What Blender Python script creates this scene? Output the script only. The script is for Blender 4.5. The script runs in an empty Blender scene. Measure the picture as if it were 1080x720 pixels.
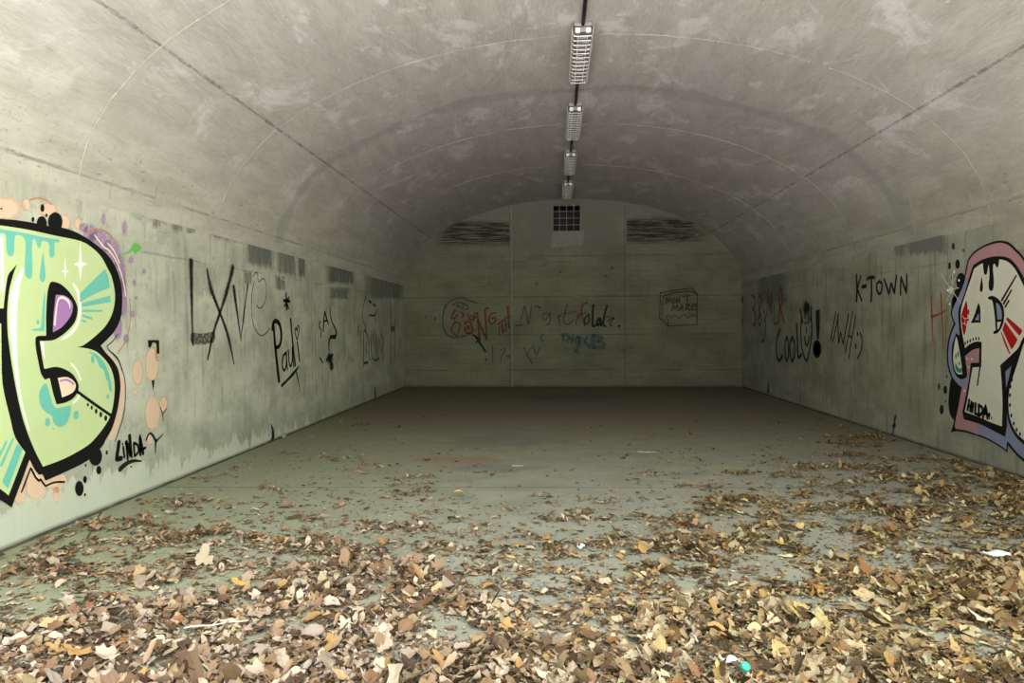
import bpy, bmesh, math, random
import numpy as np
from mathutils import Matrix, Vector
from mathutils.geometry import tessellate_polygon

SC = bpy.context.scene
COL = SC.collection
R = math.radians

# ------------------------------------------------------------------ camera
F_PX, CAM_H = 720.0, 1.5
def camera_axes(vx=584.5, vy=343.8, roll=0.3):
    d = Vector((vx - 540, 360 - vy, F_PX)).normalized()
    e = Vector((-math.sin(R(roll)), math.cos(R(roll)), 0))
    z = (e - d * e.dot(d)).normalized()
    x = -d.cross(z)
    return x, d, z
AX, AY, AZ = camera_axes()
cam_d = bpy.data.cameras.new('camera')
cam_d.lens = 24; cam_d.sensor_width = 36; cam_d.clip_start = 0.02; cam_d.clip_end = 200
cam = bpy.data.objects.new('camera', cam_d); COL.objects.link(cam)
rt = Vector((AX[0], AY[0], AZ[0])); up = Vector((AX[1], AY[1], AZ[1])); fw = Vector((AX[2], AY[2], AZ[2]))
mw = Matrix(((rt[0], up[0], -fw[0], 0), (rt[1], up[1], -fw[1], 0), (rt[2], up[2], -fw[2], CAM_H), (0, 0, 0, 1)))
cam.matrix_world = mw
SC.camera = cam

# ------------------------------------------------------------------ daylight from the open end
W = bpy.data.worlds.new('overcast_sky'); SC.world = W; W.use_nodes = True
nt = W.node_tree; nt.nodes.clear()
wo = nt.nodes.new('ShaderNodeOutputWorld'); bg = nt.nodes.new('ShaderNodeBackground')
tc = nt.nodes.new('ShaderNodeTexCoord'); sp = nt.nodes.new('ShaderNodeSeparateXYZ')
nt.links.new(tc.outputs['Generated'], sp.inputs[0])
mr = nt.nodes.new('ShaderNodeMapRange'); mr.inputs['From Min'].default_value = -1; mr.inputs['From Max'].default_value = 1
nt.links.new(sp.outputs['Z'], mr.inputs['Value'])
rp = nt.nodes.new('ShaderNodeValToRGB'); nt.links.new(mr.outputs[0], rp.inputs[0])
els = rp.color_ramp.elements
els[0].position = 0.0; els[0].color = (1.0, 0.93, 0.88, 1)
els[1].position = 1.0; els[1].color = (1.0, 1.0, 1.0, 1)
for p, c in ((0.42, (0.95, 0.88, 0.80, 1)), (0.50, (0.60, 0.66, 0.44, 1)), (0.60, (0.80, 0.88, 0.66, 1)), (0.75, (0.96, 1.0, 0.93, 1))):
    q = els.new(p); q.color = c
# sky set brighter towards the right and behind, to light the left wall
dt = nt.nodes.new('ShaderNodeVectorMath'); dt.operation = 'DOT_PRODUCT'; dt.inputs[1].default_value = Vector((.78, -.52, .34)).normalized()
nt.links.new(tc.outputs['Generated'], dt.inputs[0])
mx = nt.nodes.new('ShaderNodeMapRange'); mx.interpolation_type = 'SMOOTHSTEP'
mx.inputs['From Min'].default_value = -.35; mx.inputs['From Max'].default_value = 1
mx.inputs['To Min'].default_value = 1.6; mx.inputs['To Max'].default_value = 6.5
nt.links.new(dt.outputs['Value'], mx.inputs['Value'])
# world glow raised below the horizon, an added ground bounce to brighten the vault
gz = nt.nodes.new('ShaderNodeMapRange'); gz.interpolation_type = 'SMOOTHSTEP'; gz.inputs['From Min'].default_value = -.10; gz.inputs['From Max'].default_value = .02
nt.links.new(sp.outputs['Z'], gz.inputs['Value'])
ml = nt.nodes.new('ShaderNodeMix'); ml.data_type = 'FLOAT'; ml.inputs[2].default_value = 8.5
nt.links.new(gz.outputs[0], ml.inputs[0]); nt.links.new(mx.outputs[0], ml.inputs[3])
nt.links.new(rp.outputs[0], bg.inputs[0]); nt.links.new(ml.outputs[0], bg.inputs[1]); nt.links.new(bg.outputs[0], wo.inputs[0])

SC.view_settings.view_transform = 'Standard'
try: SC.view_settings.look = 'None'
except Exception: pass
SC.view_settings.gamma = 1; SC.view_settings.use_curve_mapping = False
SC.view_settings.exposure = 0.0
SC.cycles.use_denoising = True
SC.cycles.max_bounces = 12; SC.cycles.diffuse_bounces = 8; SC.cycles.transparent_max_bounces = 24

# ------------------------------------------------------------------ node helper
class Mat:
    def __init__(s, name, rough=0.9, spec=0.2):
        s.m = bpy.data.materials.new(name); s.m.use_nodes = True
        s.t = s.m.node_tree; s.t.nodes.clear()
        s.out = s.t.nodes.new('ShaderNodeOutputMaterial'); s.b = s.t.nodes.new('ShaderNodeBsdfPrincipled')
        s.t.links.new(s.b.outputs[0], s.out.inputs[0])
        s.b.inputs['Roughness'].default_value = rough
        s.b.inputs['Specular IOR Level'].default_value = spec
    def put(s, sock, v):
        if isinstance(v, bpy.types.NodeSocket): s.t.links.new(v, sock)
        elif isinstance(v, (tuple, list)):
            sock.default_value = tuple(v) + (1,) if len(v) == 3 and len(sock.default_value) == 4 else tuple(v)
        else: sock.default_value = v
    def coord(s, which='Object'):
        return s.t.nodes.new('ShaderNodeTexCoord').outputs[which]
    def scale(s, v, sc, loc=(0, 0, 0)):
        n = s.t.nodes.new('ShaderNodeMapping'); s.put(n.inputs['Vector'], v)
        n.inputs['Scale'].default_value = sc; n.inputs['Location'].default_value = loc
        return n.outputs[0]
    def xyz(s, v):
        n = s.t.nodes.new('ShaderNodeSeparateXYZ'); s.put(n.inputs[0], v); return n.outputs
    def noise(s, v, scale=5, detail=4, rough=0.55, dist=0.0):
        n = s.t.nodes.new('ShaderNodeTexNoise'); s.put(n.inputs['Vector'], v)
        n.inputs['Scale'].default_value = scale; n.inputs['Detail'].default_value = detail
        n.inputs['Roughness'].default_value = rough; n.inputs['Distortion'].default_value = dist
        return n.outputs[0]
    def vor(s, v, scale=5, feature='F1'):
        n = s.t.nodes.new('ShaderNodeTexVoronoi'); n.feature = feature; s.put(n.inputs['Vector'], v); n.inputs['Scale'].default_value = scale
        return n.outputs[0]
    def math(s, op, a, b=0.0, c=None):
        n = s.t.nodes.new('ShaderNodeMath'); n.operation = op; s.put(n.inputs[0], a); s.put(n.inputs[1], b)
        if c is not None: s.put(n.inputs[2], c)
        return n.outputs[0]
    def smooth(s, v, a, b, lo=0.0, hi=1.0):
        n = s.t.nodes.new('ShaderNodeMapRange'); n.interpolation_type = 'SMOOTHSTEP'; s.put(n.inputs['Value'], v)
        if a > b: a, b, lo, hi = b, a, hi, lo
        n.inputs['From Min'].default_value = a; n.inputs['From Max'].default_value = b
        n.inputs['To Min'].default_value = lo; n.inputs['To Max'].default_value = hi
        return n.outputs[0]
    def lin(s, v, a, b, lo, hi):
        n = s.t.nodes.new('ShaderNodeMapRange'); s.put(n.inputs['Value'], v)
        n.inputs['From Min'].default_value = a; n.inputs['From Max'].default_value = b
        n.inputs['To Min'].default_value = lo; n.inputs['To Max'].default_value = hi
        return n.outputs[0]
    def mix(s, f, a, b, mode='MIX'):
        n = s.t.nodes.new('ShaderNodeMix'); n.data_type = 'RGBA'; n.blend_type = mode
        s.put(n.inputs[0], f); s.put(n.inputs[6], a); s.put(n.inputs[7], b); return n.outputs[2]
    def band(s, v, c, w, soft):        # 1 inside |v-c|<w
        d = s.math('ABSOLUTE', s.math('SUBTRACT', v, c))
        return s.smooth(d, w + soft, w)
    def attr(s, name):
        n = s.t.nodes.new('ShaderNodeAttribute'); n.attribute_name = name; return n
    def bump(s, h, strength=0.3, dist=0.01):
        n = s.t.nodes.new('ShaderNodeBump'); n.inputs['Strength'].default_value = strength; n.inputs['Distance'].default_value = dist
        s.put(n.inputs['Height'], h); s.t.links.new(n.outputs[0], s.b.inputs['Normal'])
    def color(s, v): s.put(s.b.inputs['Base Color'], v); return s.m
    def alpha(s, v): s.put(s.b.inputs['Alpha'], v)

def plain(name, c, rough=0.6, spec=0.3, metal=0.0, var=0.12, sc=30):
    M = Mat(name, rough, spec); M.b.inputs['Metallic'].default_value = metal
    n = M.noise(M.coord(), sc, 3)
    d = tuple(x * (1 - var) for x in c); l = tuple(min(1, x * (1 + var)) for x in c)
    return M.color(M.mix(n, d, l))

# ------------------------------------------------------------------ tunnel dimensions (metres)
XL, XR, YB, SPR, CROWN = -3.735, 4.52, 16.8, 2.52, 4.61
XC, EA, EB = (XL + XR) / 2, (XR - XL) / 2, CROWN - SPR
YF = 2.3                                   # open end of the tunnel
def vault_z(x): return SPR + EB * math.sqrt(max(0, 1 - ((x - XC) / EA) ** 2))

# concrete ---------------------------------------------------------------
def concrete_vault():
    M = Mat('vault_concrete', 0.92, 0.15); uv = M.coord('UV'); s, y, _ = M.xyz(uv)
    big = M.noise(M.scale(uv, (1, .7, 1)), .55, 5, .6)
    mid = M.noise(M.scale(uv, (2.2, .55, 1)), 2.2, 6, .65, .3)
    fine = M.noise(M.scale(uv, (7, 1.3, 1)), 6, 6, .7)
    c = M.mix(M.smooth(mid, .3, .72), (0.378, 0.357, 0.340), (0.510, 0.490, 0.477))
    c = M.mix(M.smooth(big, .45, .72, 0, .45), c, (0.463, 0.432, 0.454))
    c = M.mix(M.smooth(fine, .38, .7, 0, .35), c, (0.568, 0.551, 0.545))
    c = M.mix(M.smooth(fine, .40, .28, 0, .45), c, (0.265, 0.252, 0.239))
    wp = M.noise(M.scale(uv, (1.3, .8, 1), (3.3, 7.1, 0)), 1.3, 7, .72, .5)
    c = M.mix(M.math('MULTIPLY', M.smooth(wp, .53, .63), .65), c, (0.681, 0.675, 0.711))
    hair = M.noise(M.scale(uv, (16, 1.1, 1), (5, 2, 0)), 5, 5, .75)                  # fine board grain along the tunnel
    c = M.mix(M.smooth(hair, .53, .68, 0, .55), c, (0.264, 0.249, 0.230)); c = M.mix(M.smooth(hair, .45, .32, 0, .5), c, (0.682, 0.663, 0.655))
    gr = M.noise(uv, 38, 4, .75); c = M.mix(M.smooth(gr, .42, .26, 0, .5), c, (0.275, 0.260, 0.235)); c = M.mix(M.smooth(gr, .6, .74, 0, .4), c, (0.682, 0.663, 0.650))
    nick = M.noise(M.scale(uv, (3.0, .9, 1), (1, 9, 0)), 4.5, 3, .6); c = M.mix(M.smooth(nick, .71, .75, 0, .7), c, (0.726, 0.718, 0.717)); c = M.mix(M.smooth(nick, .27, .235, 0, .7), c, (0.187, 0.177, 0.157))
    pit = M.vor(M.scale(uv, (1, .5, 1)), 26); c = M.mix(M.smooth(pit, .12, .05, 0, .5), c, (0.227, 0.219, 0.205))
    # low on the vault the concrete is the same greener pour as the walls
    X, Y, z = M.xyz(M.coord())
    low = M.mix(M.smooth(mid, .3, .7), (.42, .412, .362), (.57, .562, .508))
    low = M.mix(M.smooth(X, -1, 2, 0, 1), low, M.mix(.28, low, (0, 0, 0)))  # shade put into the colour: low vault darkened towards the right
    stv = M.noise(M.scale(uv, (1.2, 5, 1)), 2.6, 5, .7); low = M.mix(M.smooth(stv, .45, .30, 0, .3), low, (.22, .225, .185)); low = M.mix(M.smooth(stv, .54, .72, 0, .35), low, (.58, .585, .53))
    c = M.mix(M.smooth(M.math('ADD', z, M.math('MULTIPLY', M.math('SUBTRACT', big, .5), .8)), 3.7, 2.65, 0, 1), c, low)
    hl = M.math('MULTIPLY', M.band(M.math('ADD', z, M.math('MULTIPLY', M.math('SUBTRACT', fine, .5), .05)), 2.72, .006, .014), M.smooth(mid, .4, .6)); c = M.mix(M.math('MULTIPLY', hl, .6), c, (.15, .15, .125))
    ln = M.noise(M.scale(uv, (34, .9, 1), (2, 4, 0)), 2.2, 4, .7); c = M.mix(M.smooth(ln, .63, .72, 0, .5), c, (.24, .23, .195)); c = M.mix(M.smooth(ln, .36, .28, 0, .35), c, (.62, .61, .56))
    # damp dirt marks in a row above the wall head
    spk = M.noise(M.scale(uv, (9, 3, 1)), 3, 5, .8); zz = M.math('MULTIPLY', M.smooth(z, 2.45, 2.75), M.smooth(z, 3.3, 2.9))
    c = M.mix(M.math('MULTIPLY', M.smooth(spk, .56, .66, 0, .65), zz), c, (0.138, 0.133, 0.113))
    M.bump(M.math('ADD', fine, mid), .35, .012)
    return M.color(c)

def concrete_wall(name, lime=True, tint=(1, 1, 1)):
    M = Mat(name, .9, .18); o = M.coord(); x, y, z = M.xyz(o)
    mid = M.noise(M.scale(o, (1, .9, 1.3)), 1.6, 6, .62, .3)
    streak = M.noise(M.scale(o, (1, 5, .45)), 2.6, 6, .7)
    fine = M.noise(o, 16, 5, .7)
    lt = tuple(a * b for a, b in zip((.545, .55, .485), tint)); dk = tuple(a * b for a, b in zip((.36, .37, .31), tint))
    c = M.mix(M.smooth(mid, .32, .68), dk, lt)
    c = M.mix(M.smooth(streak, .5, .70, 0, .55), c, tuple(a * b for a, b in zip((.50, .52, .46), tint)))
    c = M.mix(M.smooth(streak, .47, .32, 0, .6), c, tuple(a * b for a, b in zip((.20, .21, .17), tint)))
    c = M.mix(M.smooth(fine, .42, .26, 0, .55), c, (.2, .2, .17)); blot = M.noise(M.scale(o, (1, 2.2, 1.6)), 4.5, 5, .7); c = M.mix(M.smooth(blot, .44, .30, 0, .45), c, (.22, .23, .19))
    c = M.mix(M.smooth(fine, .60, .74, 0, .45), c, (.55, .56, .5))
    if lime:                                  # washed-out pale foot of the wall with a ragged upper edge
        e = M.noise(M.scale(o, (1, 1.6, .5)), 2.4, 7, .72)
        hgt = M.math('ADD', M.lin(y, 3.5, 12, .36, -.06), M.math('MULTIPLY', M.math('SUBTRACT', e, .5), .95))
        m = M.smooth(M.math('SUBTRACT', hgt, z), -.015, .03)
        c = M.mix(M.math('MULTIPLY', m, .85), c, (.57, .60, .525))
        d = M.math('SUBTRACT', z, hgt)        # darker damp strip right above it
        dm = M.math('MULTIPLY', M.smooth(d, 0, .03), M.smooth(d, .45, .1))
        c = M.mix(M.math('MULTIPLY', dm, .35), c, (.22, .235, .18))
    # formwork joints along the wall
    for h, w, k in ((2.72, .008, .55), (2.2, .005, .4)):
        wob = M.math('MULTIPLY', M.math('SUBTRACT', M.noise(o, 2.5, 3), .5), .03)
        gate = M.smooth(M.noise(o, 1.7, 3), .38, .6)
        c = M.mix(M.math('MULTIPLY', M.math('MULTIPLY', M.band(M.math('ADD', z, wob), h, w, .012), gate), k), c, (.14, .14, .115))
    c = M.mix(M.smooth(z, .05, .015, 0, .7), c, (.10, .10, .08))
    M.bump(M.math('ADD', fine, M.math('MULTIPLY', streak, 1.5)), .3, .008)
    return M.color(c)

def concrete_back():
    M = Mat('board_marked_concrete', .92, .12); o = M.coord(); x, y, z = M.xyz(o)
    mid = M.noise(M.scale(o, (.8, 1, 1.4)), 1.3, 6, .65)
    row = M.noise(M.scale(o, (.7, 1, 14)), 2.0, 5, .7)
    fine = M.noise(M.scale(o, (6, 1, 14)), 4, 5, .7)
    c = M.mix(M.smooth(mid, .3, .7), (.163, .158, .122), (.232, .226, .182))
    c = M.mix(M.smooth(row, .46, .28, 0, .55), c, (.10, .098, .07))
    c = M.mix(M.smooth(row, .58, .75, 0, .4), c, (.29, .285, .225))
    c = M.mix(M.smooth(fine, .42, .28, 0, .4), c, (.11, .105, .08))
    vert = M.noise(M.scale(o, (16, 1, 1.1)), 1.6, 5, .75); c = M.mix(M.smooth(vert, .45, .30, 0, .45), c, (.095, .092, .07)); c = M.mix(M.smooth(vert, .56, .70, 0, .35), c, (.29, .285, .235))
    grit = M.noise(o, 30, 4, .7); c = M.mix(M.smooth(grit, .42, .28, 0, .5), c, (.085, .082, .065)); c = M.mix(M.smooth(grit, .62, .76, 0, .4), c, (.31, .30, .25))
    # board joints
    fr = M.math('FRACT', M.math('DIVIDE', z, .118))
    c = M.mix(M.math('MULTIPLY', M.smooth(M.math('ABSOLUTE', M.math('SUBTRACT', fr, .5)), .44, .49), M.smooth(M.noise(M.scale(o, (1, 1, 5)), 1.5, 3), .4, .62, 0, .45)), c, (.07, .068, .05))
    for h in (.42, 1.29, 2.22, 3.22):
        c = M.mix(M.math('MULTIPLY', M.band(z, h, .006, .012), M.smooth(M.noise(M.scale(o, (1, 1, 3)), 1.2, 3), .35, .55, .05, .45)), c, (.05, .048, .036))
    # black weathered board bands high on both sides
    gap = M.math('ADD', M.smooth(x, -1.02, -1.12), M.smooth(x, 1.74, 1.80))
    gap = M.math('MULTIPLY', gap, M.math('MULTIPLY', M.smooth(x, -3.0, -2.6), M.smooth(x, 3.9, 3.3)))
    bz = M.math('MULTIPLY', M.smooth(z, 3.42, 3.62), M.smooth(z, 4.16, 4.02))
    bn = M.noise(M.scale(o, (1.1, 1, 22)), 1.8, 6, .75)
    c = M.mix(M.math('MULTIPLY', M.math('MULTIPLY', gap, bz), M.smooth(bn, .38, .56, 0, .95)), c, (.022, .021, .018))
    # grey patched mortar round the vent and along the head
    pn = M.math('MULTIPLY', M.math('SUBTRACT', M.noise(o, 2.6, 6, .7), .5), .9)
    top = M.smooth(M.math('ADD', z, pn), 4.05, 4.25, 0, .7)
    cx = M.smooth(M.math('ADD', M.math('ABSOLUTE', M.math('SUBTRACT', x, .45)), pn), 1.25, .95)
    c = M.mix(M.math('MAXIMUM', M.math('MULTIPLY', cx, M.smooth(M.math('ADD', z, pn), 3.3, 3.55, 0, .6)), top), c, (.185, .178, .165))
    # loose dark spots
    v = M.vor(o, 3.2); zone = M.math('MULTIPLY', M.band(z, 2.9, .3, .35), M.band(x, .4, .9, .6))
    c = M.mix(M.math('MULTIPLY', M.smooth(v, .17, .11, 0, .7), zone), c, (.08, .08, .075))
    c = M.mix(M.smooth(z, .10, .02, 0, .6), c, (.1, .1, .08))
    M.bump(M.math('ADD', row, fine), .4, .012)
    return M.color(c)

def concrete_floor():
    M = Mat('floor_concrete', .88, .2); o = M.coord(); x, y, z = M.xyz(o)
    big = M.noise(o, .5, 5, .6); mid = M.noise(M.scale(o, (1, 1.4, 1)), 2.2, 6, .65); fine = M.noise(o, 22, 5, .75)
    c = M.mix(M.smooth(mid, .3, .7), (0.219, 0.225, 0.176), (0.297, 0.301, 0.245))
    c = M.mix(M.smooth(big, .4, .65, 0, .5), c, (0.284, 0.297, 0.267))
    c = M.mix(M.smooth(x, .2, -3.2, 0, .55), c, (0.232, 0.245, 0.142))       # mossy film by the left wall
    c = M.mix(M.smooth(fine, .40, .25, 0, .5), c, (0.129, 0.125, 0.095))
    c = M.mix(M.smooth(fine, .62, .76, 0, .35), c, (0.396, 0.396, 0.344))
    grit = M.noise(o, 55, 3, .7); c = M.mix(M.smooth(grit, .40, .27, 0, .6), c, (.11, .105, .08)); c = M.mix(M.smooth(grit, .63, .75, 0, .4), c, (.40, .40, .35))
    spk = M.vor(o, 7); c = M.mix(M.math('MULTIPLY', M.smooth(spk, .07, .045), M.smooth(mid, .5, .6, 0, .8)), c, (.14, .10, .07))
    # browner and darker towards the far bays
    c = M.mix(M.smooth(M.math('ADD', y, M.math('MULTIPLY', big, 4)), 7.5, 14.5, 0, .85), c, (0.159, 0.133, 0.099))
    # damp blotches and one rusty one
    def blot(px, py, rx, ry, col, k):
        nonlocal c
        dx = M.math('DIVIDE', M.math('SUBTRACT', x, px), rx); dy = M.math('DIVIDE', M.math('SUBTRACT', y, py), ry)
        r = M.math('ADD', M.math('ADD', M.math('MULTIPLY', dx, dx), M.math('MULTIPLY', dy, dy)), M.math('MULTIPLY', M.math('SUBTRACT', mid, .5), 2.2))
        c = M.mix(M.smooth(r, 1.1, .2, 0, k), c, col)
    blot(-1.1, 7.6, .55, .35, (0.258, 0.146, 0.086), .55); blot(-.6, 7.2, .6, .25, (0.146, 0.155, 0.138), .5)
    blot(-.7, 8.9, .9, .6, (0.146, 0.150, 0.138), .5); blot(.3, 14.5, 1.2, 1.2, (0.103, 0.099, 0.077), .5); blot(.9, 11.5, .5, .7, (0.258, 0.163, 0.103), .35)
    # slab joint across the floor
    wob = M.math('MULTIPLY', M.math('SUBTRACT', M.noise(o, 3, 4), .5), .03)
    c = M.mix(M.math('MULTIPLY', M.band(M.math('ADD', y, M.math('ADD', wob, M.math('MULTIPLY', x, -.03))), 6.33, .008, .012), .6), c, (0.086, 0.086, 0.069))
    M.bump(M.math('ADD', fine, M.math('MULTIPLY', mid, 2)), .3, .006)
    return M.color(c)

M_VAULT = concrete_vault(); M_WL = concrete_wall('left_wall_concrete', True, (1.08, 1.065, 1.08)); M_WR = concrete_wall('right_wall_concrete', False, (.68, .665, .66))  # left tint lit, right tint shaded: the light difference is in the colour
M_BACK = concrete_back(); M_FLOOR = concrete_floor()
def broken(name, c, lo, hi, op, sc):
    M = Mat(name, .92, .1); n = M.noise(M.coord(), sc, 5, .7); M.alpha(M.smooth(n, lo, hi, 0, op)); return M.color(c)
M_FIN = broken('lime_line', (.60, .58, .54), .28, .62, .42, 4.5)
M_SEAMD = broken('dark_joint_and_shadow', (.27, .255, .235), .30, .68, .55, 12)
M_BLUEGREY = None

# ------------------------------------------------------------------ object helpers
def link(o, parent=None):
    COL.objects.link(o)
    if parent: o.parent = parent
    return o
def mesh_obj(name, verts, faces, mat, parent=None, smooth=False, uv=None, loc=None):
    me = bpy.data.meshes.new(name)
    if loc is not None: verts = [(v[0] - loc[0], v[1] - loc[1], v[2] - loc[2]) for v in verts]
    me.from_pydata(verts, [], faces); me.materials.append(mat)
    if smooth: me.polygons.foreach_set('use_smooth', [True] * len(me.polygons))
    if uv is not None:
        l = me.uv_layers.new(name='UVMap')
        for i, lp in enumerate(me.loops): l.data[i].uv = uv[lp.vertex_index]
    me.update()
    o = bpy.data.objects.new(name, me); link(o, parent)
    if loc is not None and parent is None: o.location = loc
    return o
def tag(o, label=None, cat=None, group=None, kind=None):
    if label: o['label'] = label
    if cat: o['category'] = cat
    if group: o['group'] = group
    if kind: o['kind'] = kind
    return o
def empty(name, loc, label, cat, group=None):
    o = bpy.data.objects.new(name, None); o.location = loc; o.empty_display_size = .1; COL.objects.link(o)
    return tag(o, label, cat, group)
def bm_obj(name, bm, mat, parent=None, smooth=False):
    me = bpy.data.meshes.new(name); bm.to_mesh(me); bm.free(); me.materials.append(mat)
    if smooth: me.polygons.foreach_set('use_smooth', [True] * len(me.polygons))
    return link(bpy.data.objects.new(name, me), parent)
def box(bm, c, s, bev=0.0):
    r = bmesh.ops.create_cube(bm, size=1); vs = r['verts']
    for v in vs: v.co = Vector((c[0] + v.co.x * s[0], c[1] + v.co.y * s[1], c[2] + v.co.z * s[2]))
    if bev:
        es = {e for v in vs for e in v.link_edges}
        bmesh.ops.bevel(bm, geom=list(es), offset=bev, segments=2, profile=.5, affect='EDGES')
def tube(bm, pts, r, n=8, cap=True):
    pts = [Vector(p) for p in pts]; rings = []
    for i, p in enumerate(pts):
        t = (pts[min(i + 1, len(pts) - 1)] - pts[max(i - 1, 0)]).normalized()
        a = Vector((0, 0, 1)) if abs(t.z) < .9 else Vector((1, 0, 0))
        u = t.cross(a).normalized(); v = t.cross(u)
        rr = r[i] if isinstance(r, (list, tuple)) else r
        rings.append([bm.verts.new(p + u * rr * math.cos(2 * math.pi * k / n) + v * rr * math.sin(2 * math.pi * k / n)) for k in range(n)])
    for a, b in zip(rings, rings[1:]):
        for k in range(n): bm.faces.new((a[k], a[(k + 1) % n], b[(k + 1) % n], b[k]))
    if cap: bm.faces.new(rings[0][::-1]); bm.faces.new(rings[-1])

# ------------------------------------------------------------------ the room shell
TH = .4
def shell_box(name, x0, x1, y0, y1, z0, z1, mat):
    bm = bmesh.new(); box(bm, ((x0 + x1) / 2, (y0 + y1) / 2, (z0 + z1) / 2), (x1 - x0, y1 - y0, z1 - z0))
    return tag(bm_obj(name, bm, mat), kind='structure')
floor = shell_box('floor', XL - TH, XR + TH, 0.9, YB + TH, -.3, 0, M_FLOOR)
wall_l = shell_box('wall_left', XL - TH, XL, YF, YB, 0, SPR, M_WL)
wall_r = shell_box('wall_right', XR, XR + TH, YF, YB, 0, SPR, M_WR)
# vault: inner and outer skin with an end ring
def vault():
    n, m = 72, 46; V = []; UV = []; Fc = []
    for k, (ea, eb) in enumerate(((EA, EB), (EA + TH, EB + TH))):
        s = 0; last = None
        for i in range(n + 1):
            t = math.pi * i / n; x = XC - ea * math.cos(t); z = SPR + eb * math.sin(t)
            if last: s += math.dist(last, (x, z))
            last = (x, z)
            for j in range(m + 1):
                y = YF + (YB - YF) * j / m; V.append((x, y, z)); UV.append((s, y))
    N = (n + 1) * (m + 1)
    idx = lambda k, i, j: k * N + i * (m + 1) + j
    for i in range(n):
        for j in range(m):
            Fc.append((idx(0, i, j), idx(0, i, j + 1), idx(0, i + 1, j + 1), idx(0, i + 1, j)))
            Fc.append((idx(1, i, j), idx(1, i + 1, j), idx(1, i + 1, j + 1), idx(1, i, j + 1)))
    for jj in (0, m):                              # end rings on vertices of their own, so the shading stays crisp
        q0 = len(V)
        for i in range(n + 1):
            for k in (0, 1): V.append(V[idx(k, i, jj)]); UV.append(UV[idx(k, i, jj)])
        for i in range(n):
            f_ = (q0 + 2 * i, q0 + 2 * i + 2, q0 + 2 * i + 3, q0 + 2 * i + 1); Fc.append(f_ if jj == 0 else f_[::-1])
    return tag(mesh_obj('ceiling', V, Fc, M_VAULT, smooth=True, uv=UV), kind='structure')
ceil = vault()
# seams of the formwork on the vault
def arc_strip(name, y, w, mat, lift, t0=0.0, t1=math.pi, yw=None):
    V, Fc = [], []; n = 90
    for i in range(n + 1):
        t = t0 + (t1 - t0) * i / n
        for dy, l in ((-w / 2, 0), (-w / 4, lift), (w / 4, lift), (w / 2, 0)):
            wob = .004 * math.sin(i * 1.7 + y) + .003 * math.sin(i * .61)
            V.append((XC - (EA - l + .0005) * math.cos(t), y + dy + wob, SPR + (EB - l + .0005) * math.sin(t)))
    for i in range(n):
        for k in range(3):
            a = i * 4 + k; Fc.append((a, a + 4, a + 5, a + 1))
    return mesh_obj(name, V, Fc, mat, ceil)
for y, w in ((5.17, .014), (7.4, .012), (10.6, .011), (13.3, .008), (3.2, .014)):
    arc_strip('formwork_seam', y, w, M_FIN, .006)
def long_strip(dx, w, mat, lift):
    t = math.acos(-dx / EA) if True else 0
    V, Fc = [], []; n = 160; rnd = random.Random(int(dx * 100))
    for i in range(n + 1):
        y = YF + .02 + (YB - YF - .04) * i / n; ww = w * (.6 + .8 * rnd.random())
        for q in (-ww / 2, ww / 2):
            a = t + q / EB / 1.6
            V.append((XC - (EA - lift) * math.cos(a), y, SPR + (EB - lift) * math.sin(a)))
    for i in range(n): Fc.append((2 * i, 2 * i + 2, 2 * i + 3, 2 * i + 1))
    return mesh_obj('formwork_seam', V, Fc, mat, ceil)

# back wall with a real hole for the vent
VX0, VX1, VZ0, VZ1 = -.03, .665, 3.815, 4.475
def back_wall():
    out = [Vector((XL - .2, 0, -.0)), Vector((XR + .2, 0, 0))]
    n = 48
    for i in range(n + 1):
        t = math.pi * i / n; out.append(Vector((XC + (EA + .2) * math.cos(t), 0, SPR + (EB + .2) * math.sin(t))))
    hole = [Vector((VX0, 0, VZ0)), Vector((VX0, 0, VZ1)), Vector((VX1, 0, VZ1)), Vector((VX1, 0, VZ0))]
    tri = tessellate_polygon([out, hole]); pts = out + hole; N = len(pts)
    V = [(p.x, YB, p.z) for p in pts] + [(p.x, YB + .3, p.z) for p in pts]
    Fc = [tuple(t) for t in tri] + [tuple(i + N for i in t[::-1]) for t in tri]
    a = len(out)
    for loop in (list(range(a)), list(range(a, N))):
        for i in range(len(loop)):
            p, q = loop[i], loop[(i + 1) % len(loop)]; Fc.append((p, q, q + N, p + N))
    o = mesh_obj('wall_back', V, Fc, M_BACK)
    bm = bmesh.new(); bm.from_mesh(o.data); bmesh.ops.recalc_face_normals(bm, faces=bm.faces); bm.to_mesh(o.data); bm.free()
    return tag(o, kind='structure')
back = back_wall()
M_DUCT = plain('dark_duct', (.06, .055, .05), .9, .1)  # dark base colour inside the duct
bm = bmesh.new()
x0, x1, z0, z1, ya, yb = VX0 - .02, VX1 + .02, VZ0 - .02, VZ1 + .02, YB + .28, YB + 1.3
q = [bm.verts.new(p) for p in ((x0, ya, z0), (x1, ya, z0), (x1, ya, z1), (x0, ya, z1), (x0, yb, z0), (x1, yb, z0), (x1, yb, z1), (x0, yb, z1))]
for f in ((0, 1, 5, 4), (1, 2, 6, 5), (2, 3, 7, 6), (3, 0, 4, 7), (4, 5, 6, 7)): bm.faces.new([q[i] for i in f])
bm_obj('vent_duct', bm, M_DUCT, back)
# vertical joints of the back wall, with a dark strip as the pale rib's shadow
def back_rib(x, w, d, mat):
    bm = bmesh.new(); top = vault_z(x) - .01
    box(bm, (x, YB - d / 2, top / 2), (w, d, top), .004)
    return bm_obj('wall_joint_and_shadow', bm, mat, back)
M_RIB = plain('pale_joint_strip', (.25, .24, .21), .9, .1, 0, .35, 5)
back_rib(-1.045, .035, .014, M_RIB); back_rib(-1.075, .02, .006, M_SEAMD); back_rib(1.725, .018, .006, M_SEAMD)
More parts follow.
